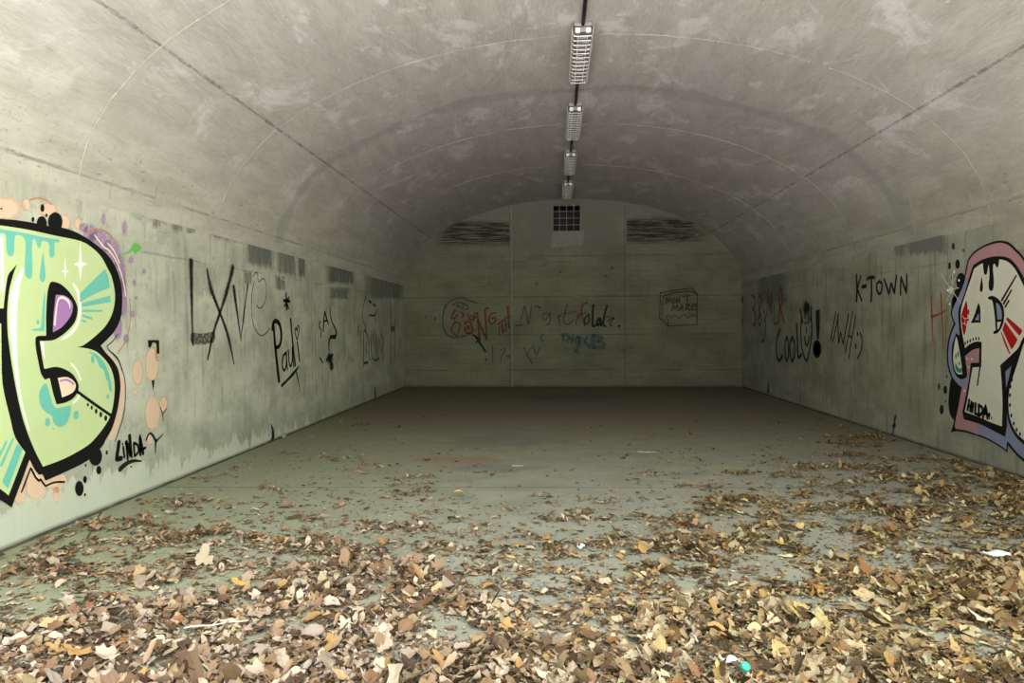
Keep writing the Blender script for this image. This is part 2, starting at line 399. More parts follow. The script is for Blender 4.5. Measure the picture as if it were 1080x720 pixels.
# mortar sill under the vent
bm = bmesh.new(); box(bm, (.34, YB - .008, 3.62), (.80, .03, .37), .01)
for v in bm.verts: v.co.x += .05 * math.sin(v.co.z * 9) ; v.co.z += .03 * math.sin(v.co.x * 11)
bm_obj('mortar_patch', bm, plain('fresh_mortar', (.24, .235, .22), .9, .1, 0, .15, 12), back)
# dirt line / open gap along the foot of each wall
M_GAP = plain('dirt_gap', (.075, .075, .055), .95, .05, 0, .4, 9)
def foot(name, pts, par):
    V, Fc = [], []; rnd = random.Random(3)
    for i, (x, y, nx, ny) in enumerate(pts):
        w = .010 + .014 * rnd.random(); h = .010 + .010 * rnd.random()
        V += [(x, y, h), (x + nx * .006, y + ny * .006, h), (x + nx * w, y + ny * w, .002), (x, y, .002)]
    for i in range(len(pts) - 1):
        for k in range(3): a = i * 4 + k; Fc.append((a, a + 1, a + 5, a + 4))
    return tag(mesh_obj(name, V, Fc, M_GAP), kind='structure')
foot('trim_1', [(XL, YF + .1 * i, 1, 0) for i in range(int((YB - YF) / .1))], wall_l)
foot('trim_2', [(XR, YF + .1 * i, -1, 0) for i in range(int((YB - YF) / .1))], wall_r)
foot('trim_3', [(XL + .1 * i, YB, 0, -1) for i in range(int((XR - XL) / .1))], back)

# ------------------------------------------------------------------ paint
class Wall:
    """a flat wall: from a sight line of the photograph to a point of the wall in metres, and to a little above it"""
    def __init__(s, side): s.side = side
    def p(s, px, py, lift=0.002):
        c = Vector((px - 540, 360 - py, F_PX)); w = rt * c[0] + up * c[1] + fw * c[2]
        if s.side == 'L': k = XL / w.x; q = w * k; return Vector((XL + lift, q.y, q.z + CAM_H))
        if s.side == 'R': k = XR / w.x; q = w * k; return Vector((XR - lift, q.y, q.z + CAM_H))
        k = YB / w.y; q = w * k; return Vector((q.x, YB - lift, q.z + CAM_H))
    def uv(s, px, py):
        q = s.p(px, py); return (q.y, q.z) if s.side in 'LR' else (q.x, q.z)
    def at(s, u, v, lift):
        if s.side == 'L': return (XL + lift, u, v)
        if s.side == 'R': return (XR - lift, u, v)
        return (u, YB - lift, v)
WL, WR, WB = Wall('L'), Wall('R'), Wall('B')
def smooth_closed(pts, sub=5):
    out = []; n = len(pts)
    for i in range(n):
        p0, p1, p2, p3 = pts[i - 1], pts[i], pts[(i + 1) % n], pts[(i + 2) % n]
        if len(p1) > 2: p0 = p1
        if len(p2) > 2: p3 = p2
        for k in range(sub):
            t = k / sub
            out.append(tuple(.5 * (2 * p1[a] + (p2[a] - p0[a]) * t + (2 * p0[a] - 5 * p1[a] + 4 * p2[a] - p3[a]) * t * t + (3 * p1[a] - p0[a] - 3 * p2[a] + p3[a]) * t ** 3) for a in (0, 1)))
    return out
def smooth_open(pts, sub=5):
    out = []; n = len(pts)
    for i in range(n - 1):
        p1, p2 = pts[i], pts[i + 1]; p0 = pts[i - 1] if i and len(p1) < 3 else p1; p3 = pts[i + 2] if i + 2 < n and len(p2) < 3 else p2
        for k in range(sub):
            t = k / sub
            out.append(tuple(.5 * (2 * p1[a] + (p2[a] - p0[a]) * t + (2 * p0[a] - 5 * p1[a] + 4 * p2[a] - p3[a]) * t * t + (3 * p1[a] - p0[a] - 3 * p2[a] + p3[a]) * t ** 3) for a in (0, 1)))
    out.append(tuple(pts[-1][:2])); return out
class Paint:
    """collects painted shapes of one colour on one wall, and links them as one mesh"""
    def __init__(s, wall, layer=0): s.w, s.l, s.V, s.F, s.A, s.G = wall, .0015 + .0011 * layer, [], [], [], []
    def mark(s): s.G.append((len(s.V), len(s.F)))
    def poly_uv(s, uv):
        s.mark(); b = len(s.V); tri = tessellate_polygon([[Vector((a, c, 0)) for a, c in uv]])
        s.V += [s.w.at(a, c, s.l) for a, c in uv]; s.A += [1.0] * len(uv)
        s.F += [tuple(i + b for i in t) for t in tri]
    def fill(s, pts, curved=True):
        px = smooth_closed(pts) if curved else [p[:2] for p in pts]
        s.poly_uv([s.w.uv(*p) for p in px]); return s
    def dot(s, cx, cy, rx, ry=None, rot=0):
        ry = ry or rx; n = 20
        s.poly_uv([s.w.uv(cx + rx * math.cos(t), cy + ry * math.sin(t)) for t in [2 * math.pi * i / n for i in range(n)]]); return s
    def soft(s, cx, cy, rx, ry, core=.35):        # a sprayed cloud: full in the core, nothing at its rim
        n = 28; b = len(s.V); core = max(core, .06); s.mark()
        for q, a in ((0, 1), (core, 1), ((1 + core) / 2, .5), (1, 0)):
            for i in range(n if q else 1):
                t = 2 * math.pi * i / n; s.V.append(s.w.at(*s.w.uv(cx + q * rx * math.cos(t), cy + q * ry * math.sin(t)), s.l)); s.A.append(a)
        for i in range(n): s.F.append((b, b + 1 + i, b + 1 + (i + 1) % n))
        for r in range(2):
            o = b + 1 + r * n
            for i in range(n): s.F.append((o + i, o + n + i, o + n + (i + 1) % n, o + (i + 1) % n))
        return s
    def stroke(s, pts, w, curved=True, edge=None, cap=True):
        """w in metres (number or start..end list). edge: soft rim, alpha falls to 0 across it"""
        px = smooth_open(pts) if curved else [p[:2] for p in pts]
        if not curved:                              # densify
            d = []
            for a, b in zip(px, px[1:]): d += [(a[0] + (b[0] - a[0]) * k / 6, a[1] + (b[1] - a[1]) * k / 6) for k in range(6)]
            px = d + [px[-1]]
        s.mark(); P = [Vector(s.w.uv(*p)) for p in px]; n = len(P); b = len(s.V)
        ws = [w] * n if not isinstance(w, (list, tuple)) else [np.interp(i / max(1, n - 1), np.linspace(0, 1, len(w)), w) for i in range(n)]
        rows = []
        for i in range(n):
            t = P[min(i + 1, n - 1)] - P[max(i - 1, 0)]
            if t.length < 1e-9: t = Vector((1, 0))
            t.normalize(); rows.append((P[i], Vector((-t.y, t.x)), t, ws[i] / 2))
        ext = []
        if cap:
            p, nn, t, r = rows[0]; ext += [(p - t * r * math.sin(a), nn, t, r * math.cos(a)) for a in (1.3, .8, .4)]
        ext += rows
        if cap:
            p, nn, t, r = rows[-1]; ext += [(p + t * r * math.sin(a), nn, t, r * math.cos(a)) for a in (.4, .8, 1.3)]
        prof = ((-1, 1), (1, 1)) if edge is None else ((-1, 0), (-1 + edge, 1), (1 - edge, 1), (1, 0))
        m = len(prof)
        for j, (p, nn, t, r) in enumerate(ext):
            e = 1.0
            if edge is not None and (j < 2 or j > len(ext) - 3): e = .25 if j in (1, len(ext) - 2) else 0
            for q, a in prof:
                c = p + nn * (r * q); s.V.append(s.w.at(c.x, c.y, s.l)); s.A.append(a * e)
        for j in range(len(ext) - 1):
            for k in range(m - 1): a = b + j * m + k; s.F.append((a, a + 1, a + m + 1, a + m))
        return s
    def build(s, name, mat, parent=None):
        if parent is not None and len(s.G) > 1:        # every painted shape of a mural is a part of its own
            for (v0, f0), (v1, f1) in zip(s.G, s.G[1:] + [(len(s.V), len(s.F))]):
                q = Paint(s.w); q.V, q.A, q.F = s.V[v0:v1], s.A[v0:v1], [tuple(i - v0 for i in f) for f in s.F[f0:f1]]; q.G = []
                q.build(name, mat, parent)
            return
        c = [sum(v[i] for v in s.V) / len(s.V) for i in range(3)]
        if parent is not None: o = mesh_obj(name, [tuple(v[i] - parent.location[i] for i in range(3)) for v in s.V], s.F, mat, parent)
        else: o = mesh_obj(name, s.V, s.F, mat, loc=c)
        at = o.data.attributes.new('cover', 'FLOAT', 'POINT'); at.data.foreach_set('value', s.A)
        return o
def paint(name, c, wear=.0, soft=False, opacity=1.0, rough=.55, grain=28, spec=.25):
    M = Mat(name, rough, spec); o = M.coord(); n = M.noise(o, grain, 5, .7); big = M.noise(o, 3, 3)
    M.color(M.mix(big, tuple(x * .93 for x in c), tuple(min(1, x * 1.07) for x in c)))
    a = M.attr('cover').outputs['Fac']
    if soft:
        v = M.math('ADD', a, M.math('MULTIPLY', M.math('SUBTRACT', n, .5), .7)); a = M.smooth(v, .05, .95, 0, opacity)
    else:
        a = M.smooth(M.math('SUBTRACT', n, wear), -.08, .10, 0, opacity) if wear else opacity
    M.alpha(a); return M.m
BLACK = paint('black_spray', (.006, .006, .007), .0)
BLACKW = paint('worn_black_spray', (.012, .013, .012), .30)
BLACKF = paint('faded_black_spray', (.02, .021, .02), .44, opacity=.7, grain=40)
BLACKS = paint('black_spray_mist', (.012, .012, .012), soft=True, opacity=.85)
DM = Mat('dry_brush_black', .8, .1); dn = DM.noise(DM.scale(DM.coord(), (1, 1.6, .8)), 30, 6, .8); dn2 = DM.noise(DM.coord(), 3.5, 2)
DM.alpha(DM.smooth(DM.math('ADD', DM.math('MULTIPLY', DM.attr('cover').outputs['Fac'], .8), DM.math('ADD', DM.math('MULTIPLY', DM.math('SUBTRACT', dn, .5), 1.7), DM.math('MULTIPLY', DM.math('SUBTRACT', dn2, .5), .9))), .02, .8, 0, .88))
DRYB = DM.color((.018, .019, .018))
PENCIL = paint('thin_grey_line', (.06, .065, .06), .40, opacity=.75)
GREEN = paint('lime_green', (.56, .67, .37)); TEAL = paint('teal', (.16, .52, .46)); PURPLE = paint('purple', (.40, .20, .50))
WHITE = paint('white_line', (.86, .90, .86)); PINK = paint('pale_pink', (.90, .68, .56)); CREAM = paint('cream_line', (.95, .78, .66))
PEACHS = paint('peach_mist', (.95, .66, .51), soft=True, opacity=.72); PURPS = paint('purple_mist', (.48, .29, .57), soft=True, opacity=.68)
PEACH = paint('peach', (.84, .60, .46), .25, opacity=.78); REDP = paint('rusty_pink_line', (.62, .28, .20), .35, opacity=.7)
LEAFG = paint('leaf_green_splash', (.16, .50, .12), .30)
BLUE = paint('slate_blue', (.24, .27, .44)); ROSE = paint('dusky_rose', (.44, .24, .27)); BONE = paint('bone_white', (.68, .67, .60))
RED = paint('crimson', (.42, .008, .012)); SEAG = paint('sea_green', (.05, .30, .20)); WHITES = paint('white_mist', (.85, .88, .86), soft=True, opacity=.8)
ORANGE = paint('rust_orange', (.42, .10, .04), .35, opacity=.85); DARKRED = paint('dark_red', (.20, .018, .018), .42, opacity=.8)
BLUES = paint('faded_blue', (.05, .13, .18), soft=True, opacity=.55); BLUEL = paint('blue_line', (.04, .12, .18), .36, opacity=.9)

# ---- overpainted and weathered patches of the walls
def brushed(name, c, op):
    M = Mat(name, .9, .15); o = M.coord(); n = M.noise(M.scale(o, (3.5, 3.5, .55)), 3.2, 6, .75); f_ = M.noise(o, 22, 4, .7)
    v = M.math('ADD', M.attr('cover').outputs['Fac'], M.math('ADD', M.math('MULTIPLY', M.math('SUBTRACT', n, .62), 1.9), M.math('MULTIPLY', M.math('SUBTRACT', f_, .5), .5)))
    M.alpha(M.smooth(v, .05, .95, 0, op)); return M.color(M.mix(f_, tuple(x * .85 for x in c), tuple(x * 1.15 for x in c)))
GREYS = brushed('grey_overpaint', (.24, .25, .235), .62); GREYD = brushed('dark_grey_overpaint', (.17, .18, .18), .7)
GREYR = brushed('violet_grey_overpaint', (.20, .195, .20), .8); PALE = brushed('pale_overpaint', (.56, .57, .52), .5)
BLUEG = paint('blue_grey_band', (.50, .51, .56), soft=True, opacity=.26, grain=3)
def patch(w, pts, mat, par, soft=.10, layer=-1):
    """a brushed-out quad: px corners tl tr br bl; its rim fades"""
    P = Paint(w, layer); uv = [Vector(w.uv(*p)) for p in pts]; b = 0
    n = 8; soft = max(soft * 2.4, .22)
    def lerp(u, v): return (uv[0] * (1 - u) + uv[1] * u) * (1 - v) + (uv[3] * (1 - u) + uv[2] * u) * v
    ks = [0, soft / 2, soft, (soft + .5) / 2, .5, 1 - (soft + .5) / 2, 1 - soft, 1 - soft / 2, 1]
    for v in ks:
        for u in ks:
            q = lerp(u, v); P.V.append(w.at(q.x, q.y, P.l)); e = min(u, v, 1 - u, 1 - v); P.A.append(min(1, e / soft))
    for i in range(8):
        for j in range(8): a = i * 9 + j; P.F.append((a, a + 1, a + 10, a + 9))
    o = P.build('paint_patch', mat); mw_ = o.location.copy(); o.parent = par; o.location = mw_
    return o
def rect(w, x0, y0, x1, y1, mat, par, dy=0, soft=.1): 
    ex, ey = (x1 - x0) * .16, (y1 - y0) * .16; x0, x1, y0, y1 = x0 - ex, x1 + ex, y0 - ey, y1 + ey
    return patch(w, [(x0, y0), (x1, y0 + dy), (x1, y1 + dy * .6), (x0, y1)], mat, par, soft)
rect(WL, 257, 249, 289, 282, GREYD, wall_l, 5, .12); rect(WL, 290, 258, 312, 290, GREYS, wall_l, 3); rect(WL, 313, 263, 322, 293, GREYD, wall_l, 2)
rect(WL, 344, 274, 373, 298, GREYD, wall_l, 4, .06); rect(WL, 346, 302, 368, 315, GREYS, wall_l, 2); rect(WL, 385, 287, 424, 315, GREYS, wall_l, 3)
rect(WL, 290, 290, 301, 306, GREYS, wall_l, 1); rect(WL, 257, 284, 266, 300, GREYS, wall_l, 1)
rect(WL, 160, 212, 170, 240, GREYS, wall_l, 2); rect(WL, 180, 214, 193, 244, GREYS, wall_l, 3); rect(WL, 196, 234, 206, 246, GREYS, wall_l, 1)
rect(WL, 222, 222, 256, 252, GREYS, wall_l, 8); rect(WL, 165, 243, 178, 258, PALE, wall_l, 2); rect(WL, 196, 274, 228, 310, PALE, wall_l, 6)
rect(WL, 168, 214, 181, 236, PALE, wall_l, 2); rect(WL, 137, 205, 160, 232, PALE, wall_l, 3)
rect(WR, 957, 238, 998, 270, GREYR, wall_r, -6, .07); rect(WR, 943, 245, 956, 272, GREYS, wall_r, -2); rect(WR, 870, 262, 900, 285, PALE, wall_r, -3)
rect(WR, 800, 288, 832, 322, GREYS, wall_r, -3); rect(WR, 924, 262, 942, 280, PALE, wall_r, -2)
# blue-grey stained band of the expansion joint on the vault
def stained_band(y, w, mat):
    P = Paint(WL, 0); n = 60; ks = (-1, -.6, 0, .5, 1); al = (0, .8, 1, .5, 0)
    for i in range(n + 1):
        t = math.pi * (.02 + .96 * i / n); wig = 1 + .45 * math.sin(i * .9) * math.sin(i * .37)
        for k, a in zip(ks, al):
            P.V.append((XC - (EA - .004) * math.cos(t), y + k * w * wig + .03 * math.sin(i * .5), SPR + (EB - .004) * math.sin(t))); P.A.append(a)
    for i in range(n):
        for k in range(4): a = i * 5 + k; P.F.append((a, a + 5, a + 6, a + 1))
    o = P.build('stained_joint', mat); l = o.location.copy(); o.parent = ceil; o.location = l; return o
stained_band(9.1, .20, BLUEG)
long_strip(-3.42, .034, M_SEAMD, .003); long_strip(3.38, .034, M_SEAMD, .003)

# ------------------------------------------------------------------ big green piece on the left wall
def graffito(name, w, px, py, label, cat='graffiti', group=None):
    return empty(name, w.p(px, py, 0), label, cat, group)
def lpx(px, k): return None
G = graffito('graffiti_mural', WL, 60, 510, 'huge lime green letter B mural with black outline and teal drips, left wall')
p = Paint(WL, 0)
for a in ((4, 220, 24, 15), (27, 216, 6, 8), (68, 235, 8, 12), (82, 236, 5, 8), (50, 221, 14, 9)): p.soft(*a, core=.5)
for a in ((38, 508, 15, 26), (60, 509, 9, 12), (59, 522, 5, 10), (20, 520, 10, 14)): p.soft(*a, core=.55)
p.build('peach_haze', PEACHS, G)
p = Paint(WL, 0)
for a in ((104, 255, 16, 17), (117, 268, 13, 22), (126, 290, 9, 27), (130, 312, 5, 30), (95, 246, 10, 12), (124, 345, 6, 18), (88, 240, 6, 7)): p.soft(*a, core=.4)
for a in ((109, 231, 3.4, 10), (131, 240, 4.2, 12), (138, 274, 4.5, 6), (141.5, 298, 3.2, 4.6), (143.5, 314, 2.4, 2.8), (139.5, 331, 4.2, 5.6), (133, 357, 4.8, 7.5), (152, 286, 3, 4)): p.soft(*a, core=.08)
p.build('purple_haze', PURPS, G)
p = Paint(WL, 1)
p.fill([(104, 364, 1), (113, 371), (121, 381), (128, 394), (131, 407), (130, 428), (125, 450), (117, 464, 1), (114, 460), (123, 436), (126, 412), (123, 390), (112, 374)])
p.fill([(30.5, 483, 1), (41, 499), (46, 500), (49, 507), (66, 500), (68, 509), (48, 514), (40, 508), (33, 494), (24, 517, 1), (21, 516, 1)])
for a in ((144.7, 392.5, 5.6, 14), (160, 384, 7, 19), (160.5, 435.5, 8, 18.5), (172, 426, 4, 8), (158, 463, 3, 6), (142, 413, 1.8, 3.6), (166, 372, 2.6, 9)): p.soft(a[0], a[1], a[2] * 1.15, a[3] * 1.12, core=.72)
p.build('peach_shadow', PEACHS, G)
p = Paint(WL, 2)
p.fill([(-104, 330), (-98, 250), (-80, 224), (-40, 225.5), (0, 230.5), (15, 231.8), (30, 234), (38, 235.5), (52, 238.5), (65.5, 240), (78, 244), (92, 251.5), (106, 262), (115.5, 271.7), (122.5, 284), (126.7, 296.7), (128.4, 310), (128.4, 322), (126.7, 335.8), (121, 348.3), (114, 356.5), (105.8, 364.3, 1), (111.4, 372), (119, 380.5), (124.4, 390), (126.7, 404.7), (126, 417), (123, 434), (118, 451), (111.4, 463), (107, 471), (92, 485.5), (66.7, 498.3), (47.2, 506.7, 1), (44.4, 500, 1), (40.3, 500.4, 1), (35.4, 494), (30.8, 484.4, 1), (11.8, 535, 1), (0, 527), (-45, 498), (-88, 440)])
p.build('outline', BLACK, G)
p = Paint(WL, 4)
p.dot(57.5, 234, 7.7, 10.3).dot(43.3, 236, 5.4, 8.2).dot(44, 219.3, 2, 4.2).dot(34, 231.4, 1.5, 2.7).dot(48.2, 227, 1, 2).dot(.5, 220, 1.2, 1)
p.dot(100, 481, 7, 10).dot(103.5, 495.5, 2.6, 4.6).dot(83, 515, 4.5, 8).dot(89, 505.5, 1.9, 3.9).dot(112, 477, 1.1, 2.4).dot(89.5, 490.5, .9, 1.7).dot(89, 521.5, 1, 1.8)
p.build('bubble', BLACK, G)
p = Paint(WL, 3)
p.fill([(-96, 325, 1), (-91, 255), (-76, 231), (-40, 232.5), (0, 237.6), (28, 242), (55.6, 248), (83, 253.8), (95, 260), (105.8, 270.3), (112.8, 282.8), (117, 291.4), (119.7, 302.5), (120.7, 315), (118.3, 329), (111.4, 342.8), (100.3, 354), (87.8, 363.6), (80.8, 366, 1), (93.3, 367.8), (103, 372), (114, 384), (119, 396.4), (120.4, 409), (119, 425.5), (115.5, 439.4), (107, 453.3), (96, 466), (86, 473.3), (66.7, 483.7), (44.7, 492, 1), (34.7, 472), (25, 446.4), (18, 418.6), (12.5, 389), (9.7, 370), (7.4, 350), (7, 327.5), (9, 306.7), (13.2, 290), (17.3, 278.6, 1), (12, 284.5), (7.6, 291), (5, 306.7), (3, 325, 1)])
p.fill([(-96, 341, 1), (.6, 341, 1), (.8, 370), (1.4, 398), (4, 416), (9.7, 439.4), (15.3, 461), (26, 476.8, 1), (8.3, 522.6, 1), (0, 515.7), (-42, 488), (-82, 432)])
p.build('letter_fill', GREEN, G)
p = Paint(WL, 4)
p.fill([(51.4, 299.7), (55, 297), (64, 300), (73.6, 309.4), (80, 320.5), (81, 329), (77.8, 340), (69.4, 349.7), (59.7, 356.7), (52.8, 359), (41, 359.4, 1), (43, 373.3), (45.8, 388.5, 1), (48, 388.5), (58.3, 386.7), (68, 389.4), (76.4, 395), (81.3, 403.3), (82, 410.3), (77.8, 418.6), (69.4, 424), (59, 426.3, 1), (55.6, 415.8), (51.7, 398.5, 1), (46.5, 400.3, 1), (42.4, 393.6), (39.6, 381), (37.3, 369), (36.5, 359.4), (38.2, 354.6), (47.9, 353.9, 1), (47.9, 331.7), (49, 310.8)])
p.stroke([(81, 413), (99, 426), (117.8, 439)], .026)
for x, y, a, b in ((92, 426.7, 1.1, 1.9), (96, 429.7, 1.2, 2.3), (100.7, 433.5, 1.4, 2.7), (105.6, 437, 1.5, 3), (110.8, 440.8, 1.6, 3)): p.dot(x, y, a, b)
p.build('counter_line', BLACK, G)
p = Paint(WL, 1)
p.stroke([(124, 352), (119, 359), (112.5, 364.8, 1), (114.5, 369), (120, 374.5), (125, 381), (128.5, 391)], .010)
p.stroke([(115.6, 370), (124, 378), (128.8, 390.8), (131.5, 402), (131.6, 425), (129, 442), (121, 465)], .009)
p2 = Paint(WL, 2); p2.stroke([(22.3, 518.5), (32, 493, 1), (37, 503), (41, 507, 1), (42, 505, 1), (47.5, 512.5, 1), (57, 508.5), (67.5, 508)], .016)
n0 = len(p2.V); p2.G += [(a + n0, c + len(p2.F)) for a, c in p.G]; p2.V += [(v[0] + .0011, v[1], v[2]) for v in p.V]; p2.A += p.A; p2.F += [tuple(i + n0 for i in f) for f in p.F]
p2.fill([(155.5, 358.5, 1), (167.5, 358.5, 1), (167.8, 373, 1), (165, 372), (164.4, 363), (161, 361), (158.5, 366), (156, 366, 1)]).fill([(159.5, 401, 1), (162.5, 400.5, 1), (161.5, 412, 1)])
p2.build('shadow_line', BLACK, G)
p = Paint(WL, 4)
p.fill([(-20, 238.8), (0, 241.5), (28, 246.4), (45, 250), (62.5, 252.8, 1), (61, 256, 1), (57, 255.5), (56.8, 262), (56.5, 269), (53.8, 271.8), (51.2, 268.5), (51, 258), (48, 254.5), (43.5, 254.5), (42.5, 259), (40.5, 261.8), (38.2, 258.5), (37, 254), (34, 252.5), (33, 262), (33.3, 285), (32.5, 292), (29.5, 294), (26, 290.5), (25.3, 280), (26, 262), (25.5, 253), (22, 248.5), (16, 248), (14.5, 252), (14, 265), (11.5, 270), (7.5, 268.5), (5.8, 262), (5.5, 250), (3, 246), (-2, 245.5), (-20, 243)])
p.fill([(44.4, 264.5, 1), (46.4, 280), (47.2, 291), (45.8, 296.5), (43, 297), (41, 292.5), (42, 282)])
p.build('drip', TEAL, G)
p = Paint(WL, 4)
p.fill([(46.8, 304, 1), (46.6, 322), (46.2, 349, 1), (33, 348.6), (34, 346.8), (41.5, 345.5), (43, 338.6), (44.4, 320)]).dot(39, 339.5, 1.6, 2.5)
p.fill([(83.6, 309.4, 1), (101.7, 291.4), (110, 283.5, 1), (113.5, 292), (115.3, 303.2, 1), (99, 310), (83.6, 318.5, 1)], 1)
p.fill([(85.3, 319.6, 1), (115.6, 311.5, 1), (116, 318.5, 1), (85.3, 323.8, 1)]).fill([(86, 326.3, 1), (108, 326.8, 1), (107.5, 328.6, 1), (86, 329, 1)])
p.stroke([(86.6, 332.8), (96, 335.8)], .018).stroke([(86, 337.6), (89.6, 339.4)], .016)
p.fill([(48, 404.7), (43, 408), (40.3, 417), (42.4, 428.3), (48, 434.6), (54, 438.7), (55.6, 445), (61, 449.9), (68, 447.8), (73, 438), (74, 427.2, 1), (65.3, 429), (58.3, 430.4), (54.9, 425.5), (51.4, 414.4)])
p.dot(79.5, 437.5, 2.6, 4.8).dot(49.4, 445, 2.6, 4.6).dot(55.3, 452.2, .8, 1.3)
p.fill([(92, 370.8, 1), (100, 372.8), (108, 380.5), (113.2, 391), (116.7, 405), (117.2, 414, 1), (114, 410), (113.2, 402), (111, 399), (108.5, 390), (104, 386), (100, 377)]).dot(97, 379, 1.9, 4).dot(113, 418, 1.4, 2.6)
for k in range(3): p.fill([(1 - 4 * k + 16, 468 + k * 3, 1), (21 - k * 6.5, 471 - k * 6, 1), (23 - k * 6.5, 474 - k * 8, 1), (7.5 - k * 5.5, 515 - k * 17, 1), (1.5 - k * 3, 508 - k * 12, 1)], False) if k == 0 else p.fill([(12.5 - (k - 1) * 7, 461 + (k - 1) * 3, 1), (13.8 - (k - 1) * 7, 463 + (k - 1) * 3, 1), (1 - (k - 1) * 7, 493, 1), (-1 - (k - 1) * 7, 490, 1)], False)
p.build('teal_shade', TEAL, G)
p = Paint(WL, 5)
p.fill([(58, 310.8, 1), (66.7, 311.5), (73.6, 316.4), (76, 323.3), (73.6, 333), (65.3, 344), (54.9, 350.4, 1), (55.6, 331.7)]); p.build('counter_fill', PURPLE, G)
p = Paint(WL, 6); p.stroke([(62.5, 401.6), (68, 400.4), (73, 402), (76.4, 405)], .014); p.build('purple_line', PURPLE, G)
p = Paint(WL, 5); p.fill([(60, 398.5, 1), (69.4, 397.5), (76.4, 401.3), (79.2, 406.8), (75.7, 413.8), (64.6, 419, 1)]); p.build('lower_counter_fill', PINK, G)
p = Paint(WL, 6); p.stroke([(56.6, 342), (58.5, 324), (60.5, 315.8), (64, 313.6), (69, 315.5), (72.2, 320), (72.8, 325)], [.02, .014, .02, .024, .008])
p.stroke([(99, 248), (105, 256), (109, 261, 1), (114, 264), (121, 274), (126.5, 287), (130, 301), (131.5, 312)], .014).stroke([(112.6, 256.5), (119, 264), (125, 277)], .014)
p.build('cream_line', CREAM, G)
p = Paint(WL, 1); p.stroke([(91, 246), (97, 241.5), (107, 242.5), (117, 249), (123.5, 261)], .014).stroke([(31, 211), (38, 209), (46, 210), (54, 215)], .014).stroke([(136.5, 315), (137.2, 335), (133.5, 357), (124, 372)], .012)
p.build('rusty_line', REDP, G)
p = Paint(WL, 4)
p.stroke([(23.5, 284), (16, 304), (13.3, 332), (14.4, 365), (17, 395), (22, 425), (30, 454)], [.02, .07, .06, .035, .02, .012])
p.stroke([(76.5, 299.5), (81.4, 308), (83.7, 325), (81, 341), (73.5, 351.5), (64, 358)], [.02, .035, .03, .03, .03, .008]).stroke([(74.5, 383.5), (80, 390), (84.2, 400)], .02).stroke([(83, 416.5), (81, 420.5), (76.5, 424.5)], .02)
p.stroke([(43.9, 362), (46, 378)], [.03, .012]).stroke([(.4, 250), (1.4, 275), (1.6, 305)], .028)
def star(p, x, y, up_, dn, rx, k=.24):
    p.fill([(x, y - up_, 1), (x + rx * k, y - rx * k * 1.4, 1), (x + rx, y, 1), (x + rx * k, y + rx * k * 1.4, 1), (x, y + dn, 1), (x - rx * k, y + rx * k * 1.4, 1), (x - rx, y, 1), (x - rx * k, y - rx * k * 1.4, 1)], False)
star(p, 84, 278.5, 25, 18, 7.5); star(p, 68, 286, 17, 9.5, 4.2)
p.build('highlight', WHITE, G)
# green splash beside it
p = Paint(WL, 2)
p.fill([(136, 257, 1), (139, 259), (142, 256), (145, 257.5), (149, 260.5), (147.5, 263.5), (144.5, 265), (142.5, 269, 1), (140.5, 265), (137, 263.5), (138.5, 260.5)]).stroke([(129, 267.2), (133, 267), (138, 264)], .02)
tag(p.build('paint_splash', LEAFG), 'small bright green paint splash right of the lime green B', 'paint mark')

# ------------------------------------------------------------------ bone-white figure letter on the right wall
H = graffito('graffiti_mural', WR, 1040, 470, 'bone white letter mural with a face and a pink and blue band, right wall')
p = Paint(WR, 0)
p.fill([(1020.7, 273.5, 1), (1027.5, 265), (1037.5, 258.7), (1047.5, 254.8), (1056, 253.6), (1065, 256), (1072.5, 263), (1081, 273), (1110, 320, 1), (1110, 512, 1), (1080, 487), (1071, 478.5), (1063.4, 469.6, 1), (1062.6, 477.5, 1), (1055, 471.5), (1040, 463), (1021, 456.5), (1008, 454.5, 1), (1003, 456, 1), (1006, 445), (1010, 426), (1013, 409, 1), (1008.7, 406), (1003.7, 398.7), (1000, 387.5), (998.7, 375), (999.7, 361), (1002.5, 350), (1006, 341, 1), (1003.7, 334), (1003, 327.5), (1008.7, 315), (1015.6, 298.7), (1018, 287.5)])
p.build('outline', BLACK, H)
p = Paint(WR, 1)
p.fill([(1022.3, 274.5, 1), (1028.5, 267), (1038, 260.8), (1048, 257.2), (1056, 256), (1064, 258.4), (1071, 265), (1080, 275.5), (1108, 322, 1), (1108, 507, 1), (1080, 483.5), (1072, 476), (1064, 466, 1), (1062.4, 465.5, 1), (1061.4, 474.4, 1), (1055, 469.5), (1040, 461), (1021, 454.3), (1008.5, 452, 1), (1007.5, 447), (1011.5, 427), (1014.8, 408.3, 1), (1009.8, 404.2), (1005, 397.5), (1001.5, 387), (1000.3, 375), (1001.3, 361.5), (1004, 351), (1008, 341.5, 1), (1005, 334), (1004.6, 327.5), (1009.8, 315.5), (1016.8, 299), (1019.3, 288)])
p.build('band', BLUE, H)
p = Paint(WR, 2)
p.fill([(1022.3, 274.5, 1), (1028.5, 267), (1038, 260.8), (1048, 257.2), (1056, 256), (1064, 258.4), (1071, 265), (1080, 275.5), (1096, 300, 1), (1094, 325, 1), (1080, 293), (1065, 274), (1046, 272), (1028, 280), (1024, 292.5, 1), (1018.4, 292.5, 1)])
p.fill([(1022, 397, 1), (1019, 393), (1017, 377, 1), (1026, 369), (1034, 366, 1), (1034, 385, 1), (1024, 386, 1), (1017, 434), (1018, 443, 1), (1031, 446), (1032, 458.5, 1), (1021, 454.3), (1008.5, 452, 1), (1007.5, 447), (1011.5, 427), (1014.8, 408.3, 1), (1018, 408)])
p.build('rose_band', ROSE, H)
p = Paint(WR, 3)
